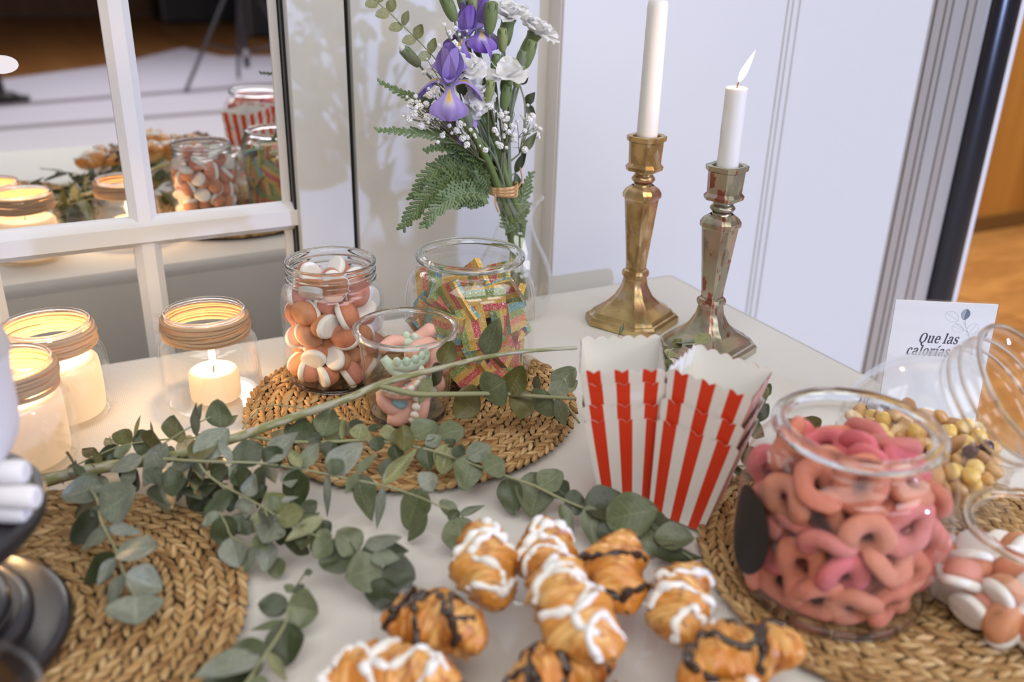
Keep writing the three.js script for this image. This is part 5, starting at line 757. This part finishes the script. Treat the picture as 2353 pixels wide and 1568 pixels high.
// ---------------------------------------------------------------- black cake stand and what stands on it, at the left edge
{
  const ebony = phys([0.014, 0.011, 0.013], 0.28, { clearcoat: 0.4, clearcoatRoughness: 0.2, bumpMap: rep(cloudTex, 4, 4), bumpScale: 0.0003 }), S = [-0.848, 0.413];
  const t = thing('cake_stand', 'black turned wooden cake stand at the left edge', 'cake stand', [S[0], Y0 + 0.0005, S[1]]);
  part('foot', lathe([[0, 0], [0.084, 0], ...soft([[0.084, 0], [0.0865, 0.004], [0.0855, 0.009], [0.076, 0.0115], [0.066, 0.0125]], 14), ...soft([[0.066, 0.0125], [0.0665, 0.017], [0.060, 0.021], [0.0555, 0.0215], [0.055, 0.026], [0.047, 0.0295], [0.044, 0.030]], 20), [0, 0.030]], 72), ebony, t);
  part('column', lathe(soft([[0.044, 0.030], [0.037, 0.036], [0.033, 0.048], [0.0345, 0.058], [0.043, 0.068], [0.056, 0.074]], 24), 64), ebony, t);
  part('plate', lathe([[0, 0.073], ...soft([[0.056, 0.0735], [0.070, 0.077], [0.0815, 0.0815], [0.0855, 0.0865], [0.0845, 0.0915], [0.0800, 0.0920]], 20), [0.076, 0.0895], [0, 0.0890]], 72), ebony, t);
  const y = Y0 + 0.0897;
  // white paper bag with red marks
  const dots = tex([256, 256], (u, v) => { for (const [a, b, w, h] of [[0.90, 0.86, 0.022, 0.022], [0.88, 0.64, 0.020, 0.032], [0.62, 0.72, 0.02, 0.025], [0.36, 0.80, 0.02, 0.03], [0.12, 0.6, 0.02, 0.03]]) { const x = (u - a) / w, z = (v - b) / h; if (x * x + z * z < 1) return [0.72, 0.10, 0.10]; } return [0.89, 0.88, 0.89]; }, { srgb: true });
  const bag = lathe(soft([[0.001, 0.0006], [0.036, 0.0008], [0.041, 0.003], [0.050, 0.014], [0.074, 0.030], [0.0805, 0.042], [0.0815, 0.060], [0.0820, 0.076], [0.084, 0.091]], 30), 48); { const p = bag.attributes.position; for (let i = 0; i < p.count; i++) { const a = Math.atan2(p.getZ(i), p.getX(i)), m = 1 + 0.03 * Math.sin(9 * a) * smooth(0.06, 0.15, p.getY(i)); p.setX(i, p.getX(i) * m); p.setZ(i, p.getZ(i) * m); } bag.computeVertexNormals(); }
  solo('paper_bag', 'white paper bag printed with red marks on the black cake stand', 'bag', bag, std([1, 1, 1], 0.7, { map: dots }), [-0.850, y, 0.400]);
  // marshmallow sticks on the plate
  const mm = phys([0.82, 0.80, 0.80], 0.75, { sheen: 0.2 }), stick = (L) => { const n = lathe(soft([[0, -L / 2], [0.0052, -L / 2], [0.0064, -L / 2 + 0.0015], [0.0064, 0], [0.0064, L / 2 - 0.0015], [0.0052, L / 2], [0, L / 2]], 30), 20); n.rotateZ(Math.PI / 2); return n; };
  [[-0.791, 0.0066, 0.434, -0.47, 0.0, 0.042, 'lowest white marshmallow stick at the front rim of the cake stand'], [-0.785, 0.0168, 0.4385, -0.50, 0.02, 0.044, 'middle white marshmallow stick, resting on the lowest one'], [-0.787, 0.0285, 0.431, -0.44, 0.04, 0.040, 'topmost white marshmallow stick against the paper bag']].forEach(([x, dy, z, ry, rz, L, label]) => { const m = solo('marshmallow_stick', label, 'candy', stick(L), mm, [x, y + dy, z]); m.rotation.set(0, ry, rz); });
  // glass bowl of yellow sweets, very close at the lower left corner
  const b = thing('candy_bowl', 'blurred clear bowl of yellow sweets at the lower left corner', 'bowl', [-0.832, Y0 + 0.0006, 0.548]);
  part('body', glassBody([[0, 0], [0.024, 0], ...soft([[0.024, 0], [0.040, 0.006], [0.055, 0.026], [0.0600, 0.046], [0.0590, 0.060]])], 0.002, 0.003), M.glass, b); part('rim', ring(0.0582, 0.0018, 0.0605), M.glass, b);
  const R = rngOf(931), ym = [[0.80, 0.52, 0.04], [0.78, 0.36, 0.03], [0.80, 0.62, 0.20]].map((c) => phys(c, 0.5)), sg = new THREE.SphereGeometry(0.0095, 18, 12).scale(1.15, 0.8, 1);
  for (const p of pour(26, 0.0098, 932, (r, k) => V(-0.832 + (r() - 0.5) * 0.05, Y0 + 0.02 + k * 0.06, 0.548 + (r() - 0.5) * 0.05), cup([-0.832, 0.548], Y0 + 0.004, (yy) => { const h = yy - Y0; return h < 0.026 ? lerp(0.034, 0.052, h / 0.026) : 0.056; }))) { const m = solo('gumdrop', 'yellow or orange gumdrop in the blurred bowl at the lower left corner', 'candy', sg, ym[Math.floor(R() * 3)], [p.x, p.y, p.z], 'gumdrops in the corner bowl'); m.rotation.set(R() * 6, R() * 6, 0); }
}
// ---------------------------------------------------------------- what the mirror shows of the hall: tripod, cases, a passer-by
{
  const t = thing('tripod', 'black lighting tripod standing on the pale hall floor, seen in the mirror', 'tripod', [1.27, 0, 6.68]), blk = std([0.018, 0.016, 0.02], 0.35);
  const P = (a, b, r, name) => part(name, rope([[...a, r], [(a[0] + b[0]) / 2, (a[1] + b[1]) / 2, (a[2] + b[2]) / 2, r], [...b, r]], 10, 2), blk, t);
  const feet = [[-0.55, 0.012, -0.17], [0.46, 0.012, -0.30], [0.05, 0.012, 0.52]];
  for (const f of feet) { P([0, 0.95, 0], f, 0.014, 'leg'); P([0, 0.28, 0], [f[0] * 0.62, 0.37, f[2] * 0.62], 0.011, 'brace'); }
  P([0, 0.16, 0], [0, 1.9, 0], 0.024, 'column'); part('collar', new THREE.CylinderGeometry(0.035, 0.035, 0.08, 16).translate(0, 0.98, 0), blk, t); part('collar', new THREE.CylinderGeometry(0.033, 0.033, 0.06, 16).translate(0, 0.28, 0), std([0.4, 0.4, 0.45], 0.25, { metalness: 0.8 }), t, 'bright metal collar');
  const cs = std([0.010, 0.010, 0.012], 0.6);
  for (const [x0, x1, y0, y1, z0, z1, l] of [[1.85, 3.1, 0, 0.6, 13.2, 14.0, 'low black equipment case far back in the hall, seen in the mirror'], [2.45, 3.6, 0, 1.6, 10.9, 11.5, 'tall black equipment case behind the tripod, seen in the mirror']]) { const c = thing('equipment_case', l, 'case', [(x0 + x1) / 2, 0, (z0 + z1) / 2]); part('box', new RoundedBoxGeometry(x1 - x0, y1 - y0, z1 - z0, 2, 0.03).translate(0, (y1 - y0) / 2, 0), cs, c); for (const s of [-1, 1]) part('edge_strip', box(s * (x1 - x0) / 2 - 0.012, s * (x1 - x0) / 2 + 0.012, 0.01, y1 - 0.01, -(z1 - z0) / 2 - 0.006, -(z1 - z0) / 2 + 0.02, 0.004), std([0.12, 0.12, 0.12], 0.4), c); }
  // a person in black trousers and shoes: one continuous figure from smooth-joined capsules
  const bones = [ // ax ay az ra  bx by bz rb
    [-0.09, 0.93, 0, 0.085, -0.10, 0.50, 0.02, 0.062], [-0.10, 0.50, 0.02, 0.062, -0.10, 0.09, -0.03, 0.040], [0.09, 0.93, 0, 0.085, 0.12, 0.50, 0.05, 0.062], [0.12, 0.50, 0.05, 0.062, 0.14, 0.09, 0.12, 0.040],
    [0, 0.95, 0, 0.13, 0, 1.15, 0.0, 0.115], [0, 1.15, 0, 0.115, 0, 1.38, 0.0, 0.13], [-0.12, 1.42, 0, 0.07, 0.12, 1.42, 0, 0.07], [0, 1.42, 0, 0.06, 0, 1.54, 0.0, 0.05],
    [-0.18, 1.42, 0, 0.052, -0.24, 1.13, 0.01, 0.042], [-0.24, 1.13, 0.01, 0.042, -0.22, 0.88, -0.06, 0.030], [0.18, 1.42, 0, 0.052, 0.24, 1.13, 0.0, 0.042], [0.24, 1.13, 0.0, 0.042, 0.22, 0.88, -0.08, 0.030], [0, 1.60, -0.005, 0.085, 0, 1.68, 0.01, 0.092]];
  const sd = (x, y, z, list, k) => { let acc = 1e9; for (const [ax, ay, az, ra, bx, by, bz, rb] of list) { const dx = bx - ax, dy = by - ay, dz = bz - az, h = clamp(((x - ax) * dx + (y - ay) * dy + (z - az) * dz) / (dx * dx + dy * dy + dz * dz), 0, 1), d = Math.hypot(x - ax - dx * h, y - ay - dy * h, z - az - dz * h) - lerp(ra, rb, h); const m = clamp(0.5 + 0.5 * (acc - d) / k, 0, 1); acc = lerp(acc, d, m) - k * m * (1 - m); } return acc; };
  function blob(list, lo, size, res, k) {
    const mc = new MarchingCubes(res, std([1, 1, 1]), false, false, 120000); mc.isolation = 0;
    for (let a = 0; a < res; a++) for (let b = 0; b < res; b++) for (let c = 0; c < res; c++) { const x = lo[0] + (c / res) * size, y = lo[1] + (b / res) * size, z = lo[2] + (a / res) * size; mc.field[c + b * res + a * res * res] = -sd(x, y, z, list, k); }
    mc.update(); const n = mc.count, p = new Float32Array(n * 3), q = new Float32Array(n * 3);
    for (let i = 0; i < n; i++) { for (let j = 0; j < 3; j++) { p[i * 3 + j] = lo[j] + (mc.positionArray[i * 3 + j] + 1) / 2 * size; q[i * 3 + j] = mc.normalArray[i * 3 + j]; } }
    const g = new THREE.BufferGeometry(); g.setAttribute('position', new THREE.BufferAttribute(p, 3)); g.setAttribute('normal', new THREE.BufferAttribute(q, 3)); return weld(g);
  }
  const per = thing('person', 'person in black trousers and black shoes walking across the hall, seen in the mirror', 'person', [-0.70, 0, 6.61]); per.rotation.y = 1.571;
  part('body', blob(bones, [-0.9, -0.02, -0.9], 1.82, 120, 0.05), std([0.013, 0.011, 0.014], 0.8), per);
  const shoe = std([0.010, 0.008, 0.010], 0.35); for (const [x, z, a] of [[-0.10, -0.03, 0.1], [0.14, 0.12, -0.1]]) { const s = part('shoe', blob([[0, 0.045, -0.05, 0.045, 0, 0.045, 0.06, 0.042], [0, 0.035, 0.06, 0.038, 0, 0.026, 0.17, 0.026], [0, 0.06, -0.02, 0.042, 0, 0.13, -0.03, 0.045]], [-0.2, -0.05, -0.2], 0.45, 48, 0.03), shoe, per); s.position.set(x, 0.0, z); s.rotation.y = a; }
  part('head', blob([[0, 1.62, 0.0, 0.082, 0, 1.69, -0.01, 0.094], [0, 1.63, 0.07, 0.02, 0, 1.665, 0.085, 0.012], [-0.088, 1.64, 0, 0.016, -0.09, 1.67, -0.005, 0.018], [0.088, 1.64, 0, 0.016, 0.09, 1.67, -0.005, 0.018], [0, 1.56, 0.03, 0.045, 0, 1.6, 0.03, 0.06]], [-0.2, 1.45, -0.2], 0.42, 56, 0.02), std([0.55, 0.36, 0.27], 0.6), per);
  part('hair', blob([[0, 1.70, -0.03, 0.092, 0, 1.73, -0.005, 0.088]], [-0.2, 1.5, -0.25], 0.45, 40, 0.02), std([0.03, 0.02, 0.015], 0.7), per);
}
scene.traverse((o) => { if (o.isMesh && o.name !== 'flame') { o.castShadow = true; o.receiveShadow = true; } });
renderer.render(scene, camera);
